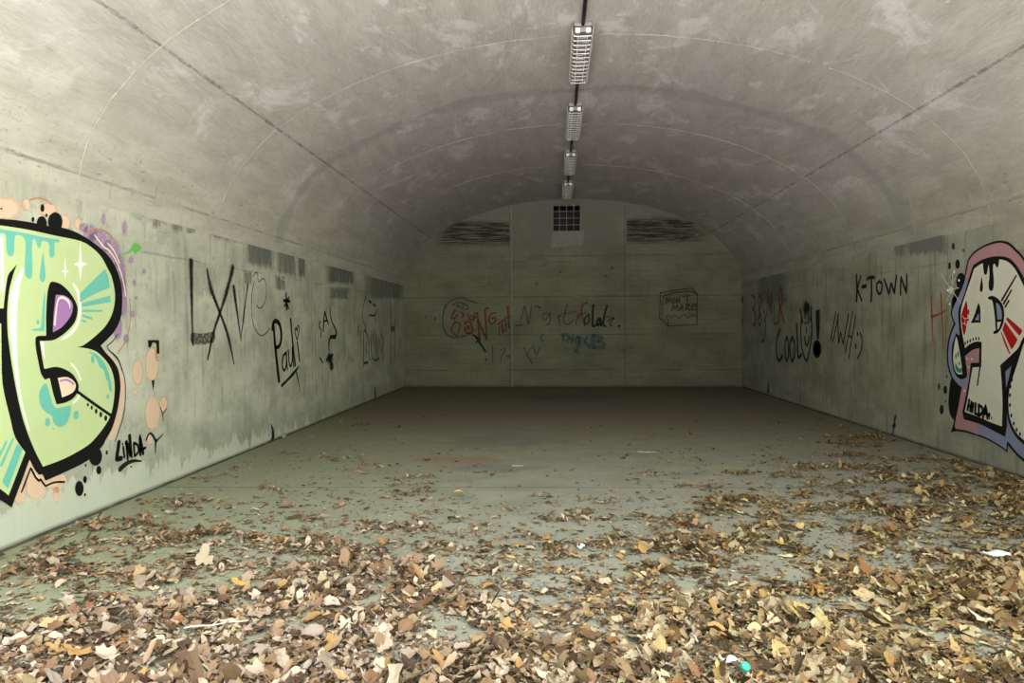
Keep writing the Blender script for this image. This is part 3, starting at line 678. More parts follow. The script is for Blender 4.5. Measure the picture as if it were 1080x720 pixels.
p.fill([(1027, 279.4, 1), (1035, 274.4), (1046, 270.8), (1056, 270.2), (1065, 272.3), (1072.5, 279.5), (1077.5, 287.5), (1082, 296), (1096, 325, 1), (1095, 345), (1081, 358, 1), (1074, 373, 1), (1072, 382), (1066, 402), (1063.5, 415), (1062.3, 430), (1062.5, 448), (1060.5, 460.5, 1), (1047, 453.5), (1033.7, 447), (1017, 442, 1), (1015.8, 436), (1015.5, 433.5, 1), (1019, 418), (1022.5, 400), (1024, 385, 1), (1025, 382.7), (1033, 382.5, 1), (1033.3, 367, 1), (1026, 369), (1018, 375.5, 1), (1020.5, 394), (1018.5, 398.6), (1013.7, 399.6), (1008.7, 395.7), (1005.6, 387.5), (1004, 375), (1005, 362.5), (1009, 351, 1), (1012.5, 354, 1), (1011.8, 341), (1011.2, 333), (1012, 325), (1017.5, 310), (1022.5, 293), (1025.3, 284)])
p.fill([(1083, 348, 1), (1077, 364), (1072, 380), (1065.5, 402), (1062.8, 412), (1062, 425), (1063.3, 441), (1069, 456), (1080, 468.5), (1108, 490, 1), (1108, 340, 1)])
for a in ((1013.5, 297, 5, 9), (1010, 313, 4.5, 9), (1006, 322, 3, 7)): pass
p.build('letter_outline', BLACK, H)
p = Paint(WR, 4)
p.fill([(1029, 282.5, 1), (1036, 278), (1047, 274.3), (1056, 273.6), (1064, 276.2), (1071, 283.5), (1076, 292.5), (1080, 301), (1091, 325), (1091, 340), (1080, 355.5), (1075, 366), (1069, 372.5), (1055.5, 385, 1), (1057, 402), (1058, 425), (1057.4, 449.5, 1), (1045, 445), (1033, 439.7), (1018, 434.2, 1), (1021, 420), (1024.2, 400), (1026.5, 387.3, 1), (1035.6, 386.8, 1), (1036, 360.6, 1), (1031, 360), (1024, 362.5), (1018.5, 367, 1), (1015.2, 350), (1013.9, 338), (1014.2, 326), (1019, 310), (1024.6, 294), (1027.6, 284.5)])
p.fill([(1008.8, 355, 1), (1007, 364), (1005.7, 377.5), (1007.5, 389), (1010.8, 394.2), (1015.6, 394.4, 1), (1014.8, 385), (1012.3, 368.7), (1010, 357)])
p.fill([(1084, 352, 1), (1080, 363), (1074.5, 381), (1067.6, 402), (1065, 413), (1064.2, 425), (1065.6, 440), (1071, 453.5), (1080, 463.5), (1108, 483, 1), (1108, 345, 1)])
p.build('letter_fill', BONE, H)
p = Paint(WR, 5)
p.stroke([(1034.7, 384), (1033, 396), (1031.5, 406)], .022)
p.fill([(1037, 273, 1), (1038, 285), (1039.3, 289.5), (1041.5, 288.5), (1043, 281), (1043.6, 280), (1044.4, 290), (1043.4, 300), (1044, 305), (1046.2, 306.7), (1048.4, 304), (1048.9, 296), (1048, 282), (1049.2, 278), (1050.8, 280), (1052.5, 282.2), (1054, 279.5), (1054.7, 272, 1)])
p.fill([(1036, 291.5, 1), (1037.3, 300), (1037.2, 305.5), (1035.6, 307.8), (1034.1, 305.5), (1034.8, 299)])
p.fill([(1032.7, 319, 1), (1034.6, 325), (1034.8, 341.5, 1), (1033.6, 340, 1), (1024.4, 340.6, 1), (1028, 333)])
p.fill([(1043, 313.2), (1048, 312), (1054, 315.5), (1058.5, 322), (1060, 331), (1058.5, 342), (1054, 350), (1049.4, 352), (1048.4, 349.8), (1051, 348.2, 1), (1050, 335), (1048, 320), (1046.5, 316, 1), (1043.5, 315.5)])
p.stroke([(1057.5, 316.3), (1065, 303.5), (1072.5, 290.8)], [.03, .02]).stroke([(1059.4, 319.8), (1067.5, 306)], [.03, .02]).stroke([(1061, 323.5), (1064.6, 317.2)], .024)
for x, y in ((1018.8, 362), (1021.3, 360.5), (1024, 359.2), (1027, 357.8), (1030, 357), (1033, 357)): p.dot(x, y, .75, 1.9)
p.fill([(1057, 386.5, 1), (1063, 381), (1072, 373.7, 1), (1069, 388), (1065.5, 402), (1063, 413), (1060, 420, 1), (1058.5, 403)])
for x, y in ((1068, 400.3), (1066.5, 407.3), (1065.9, 416.6), (1065.9, 427), (1067.3, 438), (1069.8, 446.5), (1073, 453), (1076.6, 457.6)): p.dot(x, y, 1.05, 2.2)
p.build('face_line', BLACK, H)
p = Paint(WR, 6)
p.fill([(1033.1, 330, 1), (1033.4, 337.6, 1), (1029, 337.4, 1)]).fill([(1051.2, 319, 1), (1054.8, 321.7), (1057.4, 329), (1057.3, 336.6, 1), (1053, 336.8, 1)]).fill([(1061.2, 392, 1), (1067.6, 385.4, 1), (1064.6, 400, 1), (1062, 409, 1)], False)
p.build('iris', BLUE, H)
p = Paint(WR, 6); p.fill([(1052.6, 339.4, 1), (1056.7, 339.2, 1), (1054.6, 345.5), (1052.9, 347.5, 1)]).dot(1021, 378, .9, 1.3).dot(1026, 378.6, .9, 1.3).dot(1022.6, 387, .8, 1.2).dot(1018, 412, .9, 1.4)
p.build('white_fleck', BONE, H)
p = Paint(WR, 5)
p.fill([(1063, 334, 1), (1070, 340), (1079, 348, 1), (1077.8, 351.5), (1075.8, 354, 1), (1069, 346), (1062, 337, 1)]).fill([(1060.6, 339, 1), (1067, 348), (1074, 357.8, 1), (1071, 364), (1067.6, 368.6, 1), (1062.6, 358), (1058, 347.4, 1)]).fill([(1057, 349.6, 1), (1062, 361), (1066.4, 372.6, 1), (1065.4, 373.5, 1), (1060.5, 363), (1056.6, 351, 1)])
p.fill([(1019.8, 316.5, 1), (1021.3, 325), (1021.2, 334), (1020, 344), (1018, 353.5, 1), (1016.4, 351), (1015, 341), (1014.6, 333), (1016.4, 326)]).dot(1022.2, 329, .8, 3).dot(1021.7, 337, .7, 1.6)
p.build('cheek', RED, H)
p = Paint(WR, 6); p.stroke([(1016, 333), (1018.5, 336), (1021.6, 335)], .008).stroke([(1016.2, 341), (1018.6, 341.5), (1020.6, 345)], .008).stroke([(1018.5, 336), (1018.6, 341)], .007); p.build('cheek_crack', BONE, H)
p = Paint(WR, 5); p.fill([(1008.2, 382.5, 1), (1009.6, 384.5), (1011.6, 387.8), (1013.5, 388.5), (1015, 387, 1), (1015.2, 392), (1012.6, 393), (1009.4, 391), (1008, 387)]).dot(1008.9, 375.5, .8, 3.2).dot(1011.2, 373.3, .9, 3.2).dot(1012.3, 383.2, .9, 1.8)
p.build('smile', SEAG, H)
p = Paint(WR, 6)
for s_ in ([(1023, 421.8), (1021.2, 432)], [(1025.5, 424), (1023.9, 433.2)], [(1021.8, 427.6), (1024.9, 428.4)], [(1027.4, 425.4), (1026, 434.2)], [(1029.8, 425.6), (1029, 435.8, 1), (1032.2, 437.2)], [(1033.1, 427), (1033.2, 438.4)], [(1033.1, 427), (1036.8, 430), (1037, 434.5), (1033.2, 438.4)], [(1037.6, 440), (1040.4, 427.2, 1), (1042.4, 441)], [(1038.6, 435.4), (1042, 436.6)]): p.stroke(s_, .036)
p.dot(1044.2, 437.3, 1.3, 2.6).stroke([(1044.6, 438), (1044.2, 442)], .012).dot(1046.6, 440.8, .7, 1.2)
p.build('signature', BLACK, H)
p = Paint(WR, -1)
p.dot(1013.6, 297, 5, 9.4).dot(1010, 313, 4.4, 9).dot(1006.5, 321, 3, 9)
p.fill([(1003, 400), (1001.6, 408), (1000.4, 420), (1000.6, 430), (1002.5, 438), (1006.5, 443.5, 1), (1011, 426), (1015, 407, 1), (1006, 398, 1)])
for a in ((1005.5, 259.7, 1.6, 3.7), (1016.2, 264, .9, 1.6), (1010, 278.5, 2.4, 5), (1001.5, 280.3, 1.5, 3.8), (1004, 293.2, .7, 1.5), (997, 411, 2.1, 4.4), (993.2, 431.8, 2.2, 5), (997.2, 423.2, .7, 1.3), (990.4, 407.5, 1.2, 3.5), (998.5, 397, .8, 1.6)): p.dot(*a)
p.build('bubble', BLACK, H)
p = Paint(WR, 5)
p.soft(1003.5, 305.5, 6, 8, core=.1)
for s_ in ([(993, 288.5), (1003.5, 304.5), (1014.4, 320)], [(999, 306), (1012.5, 303.4)], [(1008.4, 292), (1003.5, 305), (998.6, 319.5)], [(1006, 286), (1004, 303)]): p.stroke(s_, [.006, .018, .006], edge=.5)
p.build('sparkle', WHITES, H)
p = Paint(WR, 6); p.dot(1012.2, 295.5, 1, 1.3).dot(1002.5, 320.5, .7, 1).dot(1000.3, 306, .9, 1.2).dot(1007.2, 286.5, .6, 2); p.build('sparkle_dot', WHITE, H)

# ------------------------------------------------------------------ single tags, one thing each
def tagged(w, layer, mat, label, build, cat='graffiti tag', name='graffiti_tag'):
    p = Paint(w, layer); build(p); return tag(p.build(name, mat), label, cat)
def S(*strokes, curved=True):
    def f(p):
        for s_, w in strokes: p.stroke(s_, w, curved)
    return f
def f(p):
    for s_, w in (([(119.5, 466), (121.5, 486, 0)][:0] or [(125.2, 466.5), (122.2, 484.5, 1), (128, 483)], .05), ([(130, 471), (131.8, 481.5)], .03), ([(135, 482.4), (136.8, 459.8), ], .04), ([(137, 460), (139, 484)], .05), ([(132.4, 466), (135.8, 482)], .035)): pass
    p.stroke([(125.2, 466.5), (122.6, 484.2, 1), (127.6, 483.2)], .046); p.stroke([(129.6, 471.5), (131, 482)], .026); p.dot(129, 468, .8, 1.4)
    p.stroke([(133, 466.5), (134.4, 484), ], .03); p.stroke([(133, 466.5), (138.2, 482, 1), (136.4, 459.8)], .044)
    p.stroke([(140.8, 468), (141.6, 481, 1), (146, 475.5), (144.6, 469), (140.8, 467)], .026)
    p.stroke([(147.8, 479), (147.2, 459.2, 1), (150.8, 478)], .036); p.stroke([(146.5, 474.5), (153.2, 472)], .026)
tagged(WL, 1, BLACK, 'small black LINDA signature low on the left wall beside the lime green B', f)
def f(p):
    p.stroke([(126.5, 494.5), (132, 489.5), (140, 486), (148.4, 486)], [.05, .045, .03, .015]); p.dot(138, 492, 1.2, .9)
tagged(WL, 1, BLACKW, 'black curved underline below the LINDA signature', f, 'paint mark', 'paint_mark')
tagged(WL, 2, BLACKW, 'thin black Y shaped mark beside the LINDA signature', S(([(153.8, 464), (156, 458.5), (159, 457.2), (162.5, 462), (164, 466, 1), (171.5, 457.5)], [.018, .02, .03, .026, .012]), ([(164, 464), (163.4, 477.5)], [.03, .012]), ([(169, 430), (171.4, 436), (175, 430.5)], .012), ([(171.4, 436), (171.8, 444)], .012)), 'paint mark', 'paint_mark')
def f(p):
    p.stroke([(201.2, 275.5), (201.8, 300), (202.2, 330), (203.2, 363)], [0.109, 0.087, 0.065, 0.051], edge=.75)
    p.stroke([(218.3, 285), (222.5, 304.7), (231.9, 330), (240.5, 355), (246.6, 383.5)], [0.058, 0.109, 0.065, 0.072, 0.036], edge=.75)
    p.stroke([(245.4, 282.5), (238.7, 308), (231.9, 329.5), (225.2, 350), (218.9, 378.5)], [0.131, 0.116, 0.065, 0.080, 0.043], edge=.75)
    p.stroke([(246.2, 302.5), (250, 330), (254, 358.5)], [0.094, 0.072, 0.043], edge=.75); p.stroke([(261.2, 300.5), (257.5, 328), (254, 357)], [.05, .05, .03], edge=.75)
tagged(WL, 1, DRYB, 'tall faded black LXV letters sprayed on the left wall', f)
tagged(WL, 2, BLACKF, 'scrubbed grey brush stroke forming the foot of the L in LXV', S(([(203.3, 356.5), (213, 357.5), (224, 355.5)], .12)), 'paint mark', 'paint_mark')
tagged(WL, 1, PENCIL, 'faint thin grey looping letters right of the LXV', S(([(268, 297), (265.2, 312), (265.8, 336), (270.5, 349.5), (276, 353.8), (281, 350.5), (284, 346)], .018), ([(267, 291), (271, 287), (272.5, 297), (277.5, 293.5), (280.5, 300), (280.6, 312), (278, 321), (273.4, 325), (270.4, 321.5)], .018)))
def f(p):
    p.stroke([(288.2, 341.5), (289.8, 362), (292, 383), (294, 401)], [.06, .07, .075, .08])
    p.stroke([(287, 347), (288, 340.5), (291.2, 338.4), (294.8, 342.5), (296.5, 352), (295.8, 361), (293.4, 365.6), (290.6, 365.8)], [.05, .06, .07, .07, .06, .05])
    p.stroke([(301.4, 372), (298.2, 376), (297.6, 386), (300, 390.5), (302, 382), (301.6, 371.5)], .04); p.stroke([(301.6, 371.5), (303, 389.5)], .036)
    p.stroke([(303.9, 369.5), (304.8, 382), (306.4, 386), (308, 380), (308.2, 366.5)], .04); p.stroke([(308.2, 367), (309.3, 386.5)], .034)
    p.stroke([(306.4, 336.8), (308.4, 360), (311, 385)], .05); p.stroke([(313.4, 361), (315.8, 380)], .045)
    p.stroke([(313.2, 358.5), (310.9, 350.5), (311.9, 345.5), (313.1, 349, 1), (314.2, 343), (315.3, 347), (313.2, 358.5)], .028)
tagged(WL, 1, BLACK, 'bold black Pauli signature sprayed on the left wall', f)
tagged(WL, 1, BLACKW, 'slanting black underline with a tail below the Pauli signature', S(([(297, 406.5), (303, 400.5), (309.5, 393.5), (315, 386.4)], [.05, .045, .06, .02]), ([(312.6, 393), (314.4, 402), (316.8, 413.5)], [.045, .03, .012])), 'paint mark', 'paint_mark')
tagged(WL, 1, BLACK, 'small black asterisk above the Pauli signature', S(([(301.6, 309.8), (302, 326)], .05), ([(299, 316.8), (305.4, 317.6)], .045), ([(300, 322.5), (304.4, 313.4)], .035), ([(302, 318), (304, 325)], .04)), 'paint mark', 'paint_mark')
def f(p):
    p.stroke([(337.6, 338.8), (336.3, 343.5), (338.4, 349), (338, 355.5)], .036); p.stroke([(340.8, 348.5), (342.2, 328, 1), (345.9, 340.8)], .05); p.stroke([(341, 339), (344.6, 337.8)], .03)
    p.stroke([(347.5, 323.6), (349.2, 336.7), (352.2, 344), (354.6, 350), (353.2, 355), (348.6, 355.4), (346.8, 361.5), (347, 370)], [.03, .04, .04, .06, .08, .06, .055, .04])
tagged(WL, 1, BLACK, 'black angular sA scrawl right of the Pauli signature', f)
tagged(WL, 1, BLACKS, 'smudged black spray blot under the angular sA scrawl', lambda p: (p.soft(347.8, 378, 4.6, 9, core=.3), p.soft(349.5, 386, 3, 7), p.stroke([(337.2, 377.2), (340.2, 382.2)], .05, edge=.4), p.stroke([(344, 380), (351, 374)], .06, edge=.4)), 'paint mark', 'paint_mark')
tagged(WL, 1, BLACKW, 'upper bubble letters in thin black line far along the left wall', S(([(385.4, 312), (382.1, 331.7), (385.6, 346.5)], .035), ([(385.4, 312), (387, 318)], .03), ([(389.3, 317.5), (391.5, 319)], .06), ([(393.6, 320.8), (395.8, 322.2)], .06), ([(389.6, 332), (395, 332.4), (397, 327)], .045), ([(395.4, 333), (396.8, 340)], .035), ([(398.5, 326), (400, 336), (402, 352)], .025), ([(387.2, 330), (386, 346)], .02)))
def f(p):
    p.stroke([(383.6, 385.5), (383.3, 366), (383.6, 350), (385.6, 349.5), (388, 356)], .045); p.stroke([(383.6, 383), (388, 382)], .05)
    for x, a, b in ((386.5, 362, 372), (389.5, 358, 380), (392, 352, 378), (394.4, 350, 366), (396.6, 352, 376), (399, 354, 379), (401.6, 351, 370), (404, 353, 380)):
        p.stroke([(x, a), (x - .8, (a + b) / 2), (x + .3, b)], .04)
    p.stroke([(393.5, 378), (396.5, 380), (399.5, 377)], .04); p.stroke([(401.6, 352), (404.2, 362), (402.4, 372)], .035)
tagged(WL, 1, BLACKW, 'lower row of crowded black letters far along the left wall', f)
tagged(WL, 1, BLACK, 'two short black slashes left of the crowded far letters', S(([(378.2, 344.5), (377.2, 353.5)], .05), ([(380, 350), (379.8, 359.5)], .045)), 'paint mark', 'paint_mark')
tagged(WL, 1, DARKRED, 'tall dark red letter H at the far end of the left wall', S(([(412.4, 319.5), (412.3, 383)], .045), ([(415.9, 322), (416.5, 377)], .05), ([(412.6, 347), (415.8, 346)], .12)))
# right wall
tagged(WR, 1, BLACKW, 'black K-TOWN lettering on the right wall', S(([(903.4, 290.2), (904, 303), (903.6, 317)], .055), ([(907.8, 291.6), (904.4, 304.6, 1), (909, 316.6)], .045), ([(909.8, 302.3), (913.4, 301.5)], .06), ([(914.8, 294.2), (918, 292.6), (922.2, 292.4)], .05), ([(919.2, 293), (919.4, 305), (919, 317)], .05), ([(927.6, 296.4), (930.4, 299.4), (930.2, 306), (927.6, 309.8), (925.2, 306), (925, 300), (927.6, 296.4)], .042), ([(932.7, 294.4), (937.9, 310, 1), (940.2, 298, 1), (943.4, 309.4, 1), (945.7, 290.8)], .042), ([(950, 310.2), (950.3, 291.6, 1), (956.3, 309.4, 1), (956.6, 290)], .042), curved=True))
tagged(WR, 1, BLACKW, 'thin slanting black INWH letters with a sideways smiley under K-TOWN', S(([(881.9, 328.5), (879, 344), (876.2, 358.5)], .032), ([(884.7, 330.5), (881.6, 346), (878.6, 360)], .032), ([(883.6, 333), (884.5, 362.6, 1), (886.8, 350, 1), (889.4, 363.2, 1), (895.1, 331.8)], .034), ([(899.5, 328.4), (895.6, 350), (891.8, 371)], .032), ([(902.6, 332.6), (899.2, 354), (895.4, 377.6)], .032), ([(895, 353.4), (898.2, 355.4)], .03), ([(904.5, 351), (904.9, 353)], .045), ([(902.7, 364), (903, 366.4)], .05), ([(907.4, 351), (909.5, 358.7), (908.2, 370), (904.6, 377.8)], .034)))
tagged(WR, 1, BLACKS, 'blurred black Cool lettering sprayed on the right wall', lambda p: [p.stroke(s_, w, edge=.45) for s_, w in (([(822.6, 347.5), (819.6, 358), (818.8, 371), (820.8, 379), (823, 379.5), (825.4, 375)], .10), ([(830, 355), (828.2, 362), (828.4, 374), (830, 380), (831.6, 374), (831.4, 361), (830, 355)], .085), ([(835.8, 355.5), (833.4, 362), (833.6, 374), (835.8, 380.5), (838, 374), (838, 362), (835.8, 355.5)], .10), ([(840.4, 342), (841.2, 360), (842, 376), (845.5, 374)], .10))])
tagged(WR, 1, BLACKS, 'black smiling face with spiky hair beside the Cool lettering', lambda p: [p.stroke(s_, w, edge=.45) for s_, w in (([(845.4, 334), (844.8, 350), (846.2, 368), (850.6, 380.5), (854, 368), (856.4, 350), (855.8, 334)], .075), ([(844.2, 326), (846.6, 340)], .09), ([(850, 320), (849.2, 334)], .12), ([(852.6, 322), (853, 336)], .10), ([(856, 324), (855, 338)], .07), ([(848.6, 355), (849.8, 362), (851.8, 363.5), (853.9, 355)], .06), ([(850.7, 346), (850.7, 351)], .055))] + [p.soft(849.6, 340.6, 1.4, 2.4), p.soft(852.4, 340, 1.4, 2.4), p.soft(850.4, 325, 5.5, 11, core=.0)], 'graffiti drawing', 'graffiti_drawing')
tagged(WR, 1, BLACKW, 'fat black exclamation mark on the right wall', lambda p: (p.fill([(860.4, 327.5, 1), (864.8, 326, 1), (864.6, 345), (863.6, 358, 1), (862, 358, 1), (860.6, 342)]), p.soft(861.8, 368, 4.6, 9.5, core=.7), p.dot(861.8, 368, 2.9, 6.6)))
tagged(WR, 1, DARKRED, 'dark red letter R far along the right wall', S(([(822.6, 304.4), (822.2, 322), (821.8, 340.5)], .065), ([(822.6, 304.6), (824.8, 305.5), (825.5, 314), (824.6, 320.5), (822.8, 323, 1), (824.4, 330), (827, 340)], .06)))
tagged(WR, 1, BLACKW, 'narrow black 83 and ye letters left of the dark red R', S(([(793, 311), (796, 314), (796.6, 320), (794, 326, 1), (797, 331), (796.6, 340), (794, 343)], .05), ([(800.8, 336), (802.2, 331), (803, 337), (801.4, 343), (800, 338), (801.2, 326), (799, 314)], .045), ([(805.6, 326), (806.6, 340, 1), (808.6, 329)], .04), ([(807.6, 340), (807, 355)], .05), ([(809.8, 305), (810.2, 327)], .05), ([(813.4, 312), (811, 319), (813.6, 330)], .045), ([(816.6, 322), (816.2, 334), (817.2, 342), (820, 340)], .04)))
tagged(WR, 2, DARKRED, 'small dark red loops over the narrow black letters beside the red R', S(([(800, 313), (802.5, 311.5), (802.6, 322), (800.4, 326), (802.6, 332)], .05), ([(812, 322), (814.6, 318), (814.4, 311), (812.4, 314), (814.4, 328)], .05)))
tagged(WR, 1, BLACK, 'single black dot under the narrow letters far along the right wall', lambda p: p.dot(805, 359, 1.2, 2.2), 'paint mark', 'paint_mark')
tagged(WR, 1, BLACKS, 'blurred black block of lettering at the far end of the right wall', lambda p: [p.soft(780.5, 316, 5, 6.5, core=.4), p.soft(780.4, 328, 2.6, 5), p.soft(780.6, 339, 4, 6.5)] + [p.stroke([(777.6 + k * 1.5, 312), (777.4 + k * 1.5, 320)], .05, edge=.3) for k in range(5)] + [p.stroke([(778.4 + k * 1.5, 335), (778.3 + k * 1.5, 343)], .05, edge=.3) for k in range(4)])
tagged(WR, 1, ORANGE, 'rust orange letter H beside the bone white mural', S(([(982.4, 312.4), (983.4, 338), (984.4, 363.6)], [.03, .035, .02]), ([(992.6, 309.6), (994, 338), (995.2, 369)], [.03, .03, .015]), ([(982.6, 333.6), (989, 332), (999, 326.6)], [.045, .03, .012]), ([(1000.4, 333), (997.6, 340), (997.2, 352), (998.6, 360)], .014)))
# back wall
tagged(WB, 1, PENCIL, 'thin black bubble outline round the red doodle on the back wall', S(([(503.4, 320), (496, 317), (486, 314.2), (479, 315.5), (473, 319), (468.5, 326), (466.9, 337.5), (469, 349), (476.2, 355.6), (486, 355), (496, 352), (501, 347.5)], .03), ([(478, 321.5), (483, 319), (491, 321), (494, 325), (489, 326), (483, 322.5)], .03), ([(482.8, 321), (482.4, 324)], .03), ([(488, 321.8), (488.6, 323.4)], .05)))
tagged(WB, 2, DARKRED, 'red face doodle and letters inside the bubble on the back wall', S(([(480.2, 326.5), (476.4, 334.5), (479, 336, 1), (482, 332)], .05), ([(480, 338.6), (476.4, 346), (477, 350), (483, 355)], .045), ([(479.6, 340), (485, 341.4), (483.6, 351)], .04), ([(486.6, 329), (489, 332), (487.6, 334.6)], .045), ([(490, 341.4), (494.4, 338.8), (497.6, 343.6), (497.4, 350), (491.4, 350.8), (490.6, 345.5)], .05), ([(492.6, 346), (494, 343.4), (495.4, 346), (493.8, 348)], .04), ([(493.6, 330), (495, 336, 1), (499.4, 337.4), (501.2, 330)], .045), ([(496.5, 333), (501.8, 334.5)], .04)), 'graffiti drawing', 'graffiti_drawing')
tagged(WB, 1, DARKRED, 'large red NGHT letters left of the pale joint on the back wall', S(([(503.4, 330), (504.6, 344), (506.2, 360)], .05), ([(504.4, 337.4), (508, 346), (513, 357.6)], .05), ([(513.2, 357.6), (512.4, 342), (512, 326.6), (515.4, 325.4)], .045), ([(523, 329.6), (517.6, 331.4), (515.6, 336), (516.4, 340.4), (519.6, 341.2), (522.6, 337.6), (521.8, 334.8, 1), (518.4, 336)], .04), ([(525.2, 341.4), (529, 339), (533, 336.2)], .035), ([(526.4, 344.6), (527, 353)], .035), ([(529.4, 342), (530.2, 350.4), (532, 347)], .045), ([(533.2, 338), (534.2, 350)], .03), ([(535.6, 322.6), (536.2, 334), (537, 345.2), (538.6, 346)], .045), ([(532.6, 335), (540, 333)], .03), ([(543.6, 343.4), (550, 342.6)], .04)))
tagged(WB, 1, BLACKF, 'thin black Night words in the middle of the back wall', S(([(549.4, 337), (553.3, 321.5, 1), (557.2, 342.4, 1), (561.2, 321.5)], .035), ([(563.6, 323.8), (566.4, 322.2)], .035), ([(567.6, 323.6), (569.4, 324.4)], .05), ([(576.6, 329.6), (573, 331), (572.8, 336.4), (576, 337), (580, 328.8), (579.8, 340), (576, 342.6)], .03), ([(588, 334), (592, 332)], .03), ([(589.4, 335), (590.6, 343)], .03), ([(598.4, 320.4), (595.6, 331), (594.6, 339.4), (599, 341.8), (604.4, 338)], .032), ([(594.4, 330.8), (607.8, 328.2)], .03), ([(607.4, 342), (608.8, 333)], .035)))
tagged(WB, 1, BLACK, 'bold black date letters in the middle of the back wall', S(([(620.6, 331.6), (616.8, 336), (617.2, 341.2), (621, 339), (621, 331)], .04), ([(625.8, 321.6), (625, 333), (625.4, 343.6), (629, 342.4)], .06), ([(632, 335.6), (629.6, 339.4), (630.6, 343), (633, 340), (632.6, 335), (634.4, 343.2)], .06), ([(640.2, 322), (637.6, 332), (636.2, 341), (638.4, 344)], .05), ([(636, 334.6), (644, 333.6)], .02), ([(641, 339), (645, 335.6), (647.6, 334.8), (643.2, 341.4), (645.6, 343.8)], .03), ([(652.4, 343.6), (653.4, 343.8)], .05)))
tagged(WB, 2, DARKRED, 'small red letter f between the black words on the back wall', S(([(619.4, 319.2), (615.4, 320.6), (613, 328), (614.6, 336), (616.8, 343)], .045), ([(608.8, 333.8), (613, 331), (618, 329.4)], .045), ([(610.4, 331), (610.8, 336)], .04)))
tagged(WB, 1, BLUES, 'faded blue INGVB letters under the black words on the back wall', lambda p: [p.stroke(s_, w, edge=.4) for s_, w in (([(592.6, 353), (597.6, 352.6)], .10), ([(594.2, 354), (594.4, 359.5)], .09), ([(598.6, 361), (599.4, 353.6, 1), (603.4, 361.2, 1), (604.4, 353.4)], .08), ([(609, 354.6), (606.6, 358), (608.8, 361.6), (611.4, 358), (609, 354.6), (611.6, 362), (608.6, 366)], .09), ([(612.6, 355), (616.6, 360.6, 1), (619.6, 354)], .08), ([(616.6, 360), (622.4, 366)], .09), ([(625.4, 354), (626, 366)], .14), ([(625.4, 354), (632, 354.6), (635, 357), (630, 359.4, 1), (636, 362), (635.4, 366), (626, 366.4)], .12), ([(572, 352.6), (570.4, 357), (573, 359)], .07))])
tagged(WB, 1, BLUEL, 'dark blue paint blot under the faded blue letters', lambda p: p.dot(607.8, 370, 3, 1.8).dot(605.6, 369.2, 1.2, 1).dot(608.6, 372.4, .6, 1.2), 'paint mark', 'paint_mark')
tagged(WB, 1, BLACKF, 'small thin black XV near the foot of the back wall', S(([(552, 366), (560.8, 383)], .03), ([(561, 365.2), (557.6, 371), (555.4, 375)], .025), ([(562.8, 365), (565.6, 375.2, 1), (569.6, 365.6)], .03)))
tagged(WB, 1, BLACKF, 'small thin black 12 scrawl left of the pale joint', S(([(519.6, 364.6), (519.7, 381)], .026), ([(528.6, 369), (532, 367.4), (532.6, 370), (528, 377), (529, 380.6)], .026), ([(534, 376), (537, 374.6), (535.6, 379)], .035), ([(512.4, 378), (512.8, 380)], .05)))
tagged(WB, 1, BLACKW, 'short black arrow scrawl below the large red N', S(([(499.4, 353), (502, 355.4), (505, 360.2), (512, 370.4)], .05), ([(502, 361), (505.4, 357.4)], .04), ([(503.6, 355), (506.4, 361)], .035)), 'paint mark', 'paint_mark')
tagged(WB, 1, BLUEL, 'small blue dot left of the bubble doodle on the back wall', lambda p: p.dot(449.2, 334.2, 1.1, 1.6), 'paint mark', 'paint_mark')
tagged(WB, 1, DARKRED, 'small red dot left of the bubble doodle on the back wall', lambda p: p.dot(458.8, 335.8, 1.3, 1.4), 'paint mark', 'paint_mark')
tagged(WB, 1, DARKRED, 'cluster of tiny red specks by the right vertical joint of the back wall', lambda p: p.dot(651.6, 366, .7).dot(657.6, 369.4, 1).dot(653.6, 369.8, .7).dot(654, 363, .5).dot(659, 371, .5), 'paint mark', 'paint_mark')
tagged(WB, 1, BLACKF, 'black outlined frame of the NIGHT MARE block on the back wall', S(([(696.8, 308.8), (713, 306), (730, 303.8, 1), (735.4, 310, 1), (735.3, 326), (735.3, 342.6, 1), (720, 343), (705, 343.8, 1), (695.4, 335, 1), (696.2, 322), (696.8, 308.8)], .032), ([(700, 312), (712, 308.6), (729.6, 307, 1), (735.2, 310.4)], .04), ([(700, 312), (698.6, 322), (698.2, 334)], .03), ([(704.4, 336), (705, 343.6)], .026), ([(702.4, 335), (705, 332.2), (707.6, 335), (711.6, 332.4), (715.8, 335.6), (720.8, 332), (726, 335), (730.8, 332), (735, 333.6)], .03)))
def f(p):
    for s_ in ([(702.6, 320), (702.8, 313.6, 1), (705.4, 319.4, 1), (705.6, 314)], [(707.6, 314), (707.8, 319.4)], [(711.8, 314.8), (709.8, 315), (709.6, 318.8), (711.8, 318.8), (711.8, 317)], [(713.8, 314), (713.8, 319.2)], [(713.8, 316.6), (716.4, 316.4)], [(716.4, 313.6), (716.4, 319.2)], [(718.6, 312.2), (727.6, 311.6)], [(725, 311.8), (724.8, 318)]): p.stroke(s_, .04)
    for s_ in ([(708.8, 327), (710, 321.2, 1), (712, 325.6, 1), (714.2, 321, 1), (715.2, 327)], [(716.6, 327), (719, 321, 1), (720.8, 326.8)], [(717.6, 324.8), (720.4, 324.6)], [(723.4, 327), (724, 320.8), (727.4, 321.6), (724, 324, 1), (728, 327.2)], [(734.8, 320.4), (730.4, 321.4), (729.8, 326.4), (734.4, 326.2)], [(730, 323.6), (734.4, 323)]): p.stroke(s_, .042)
tagged(WB, 1, BLACKF, 'black NIGHT MARE lettering inside its drawn block on the back wall', f)

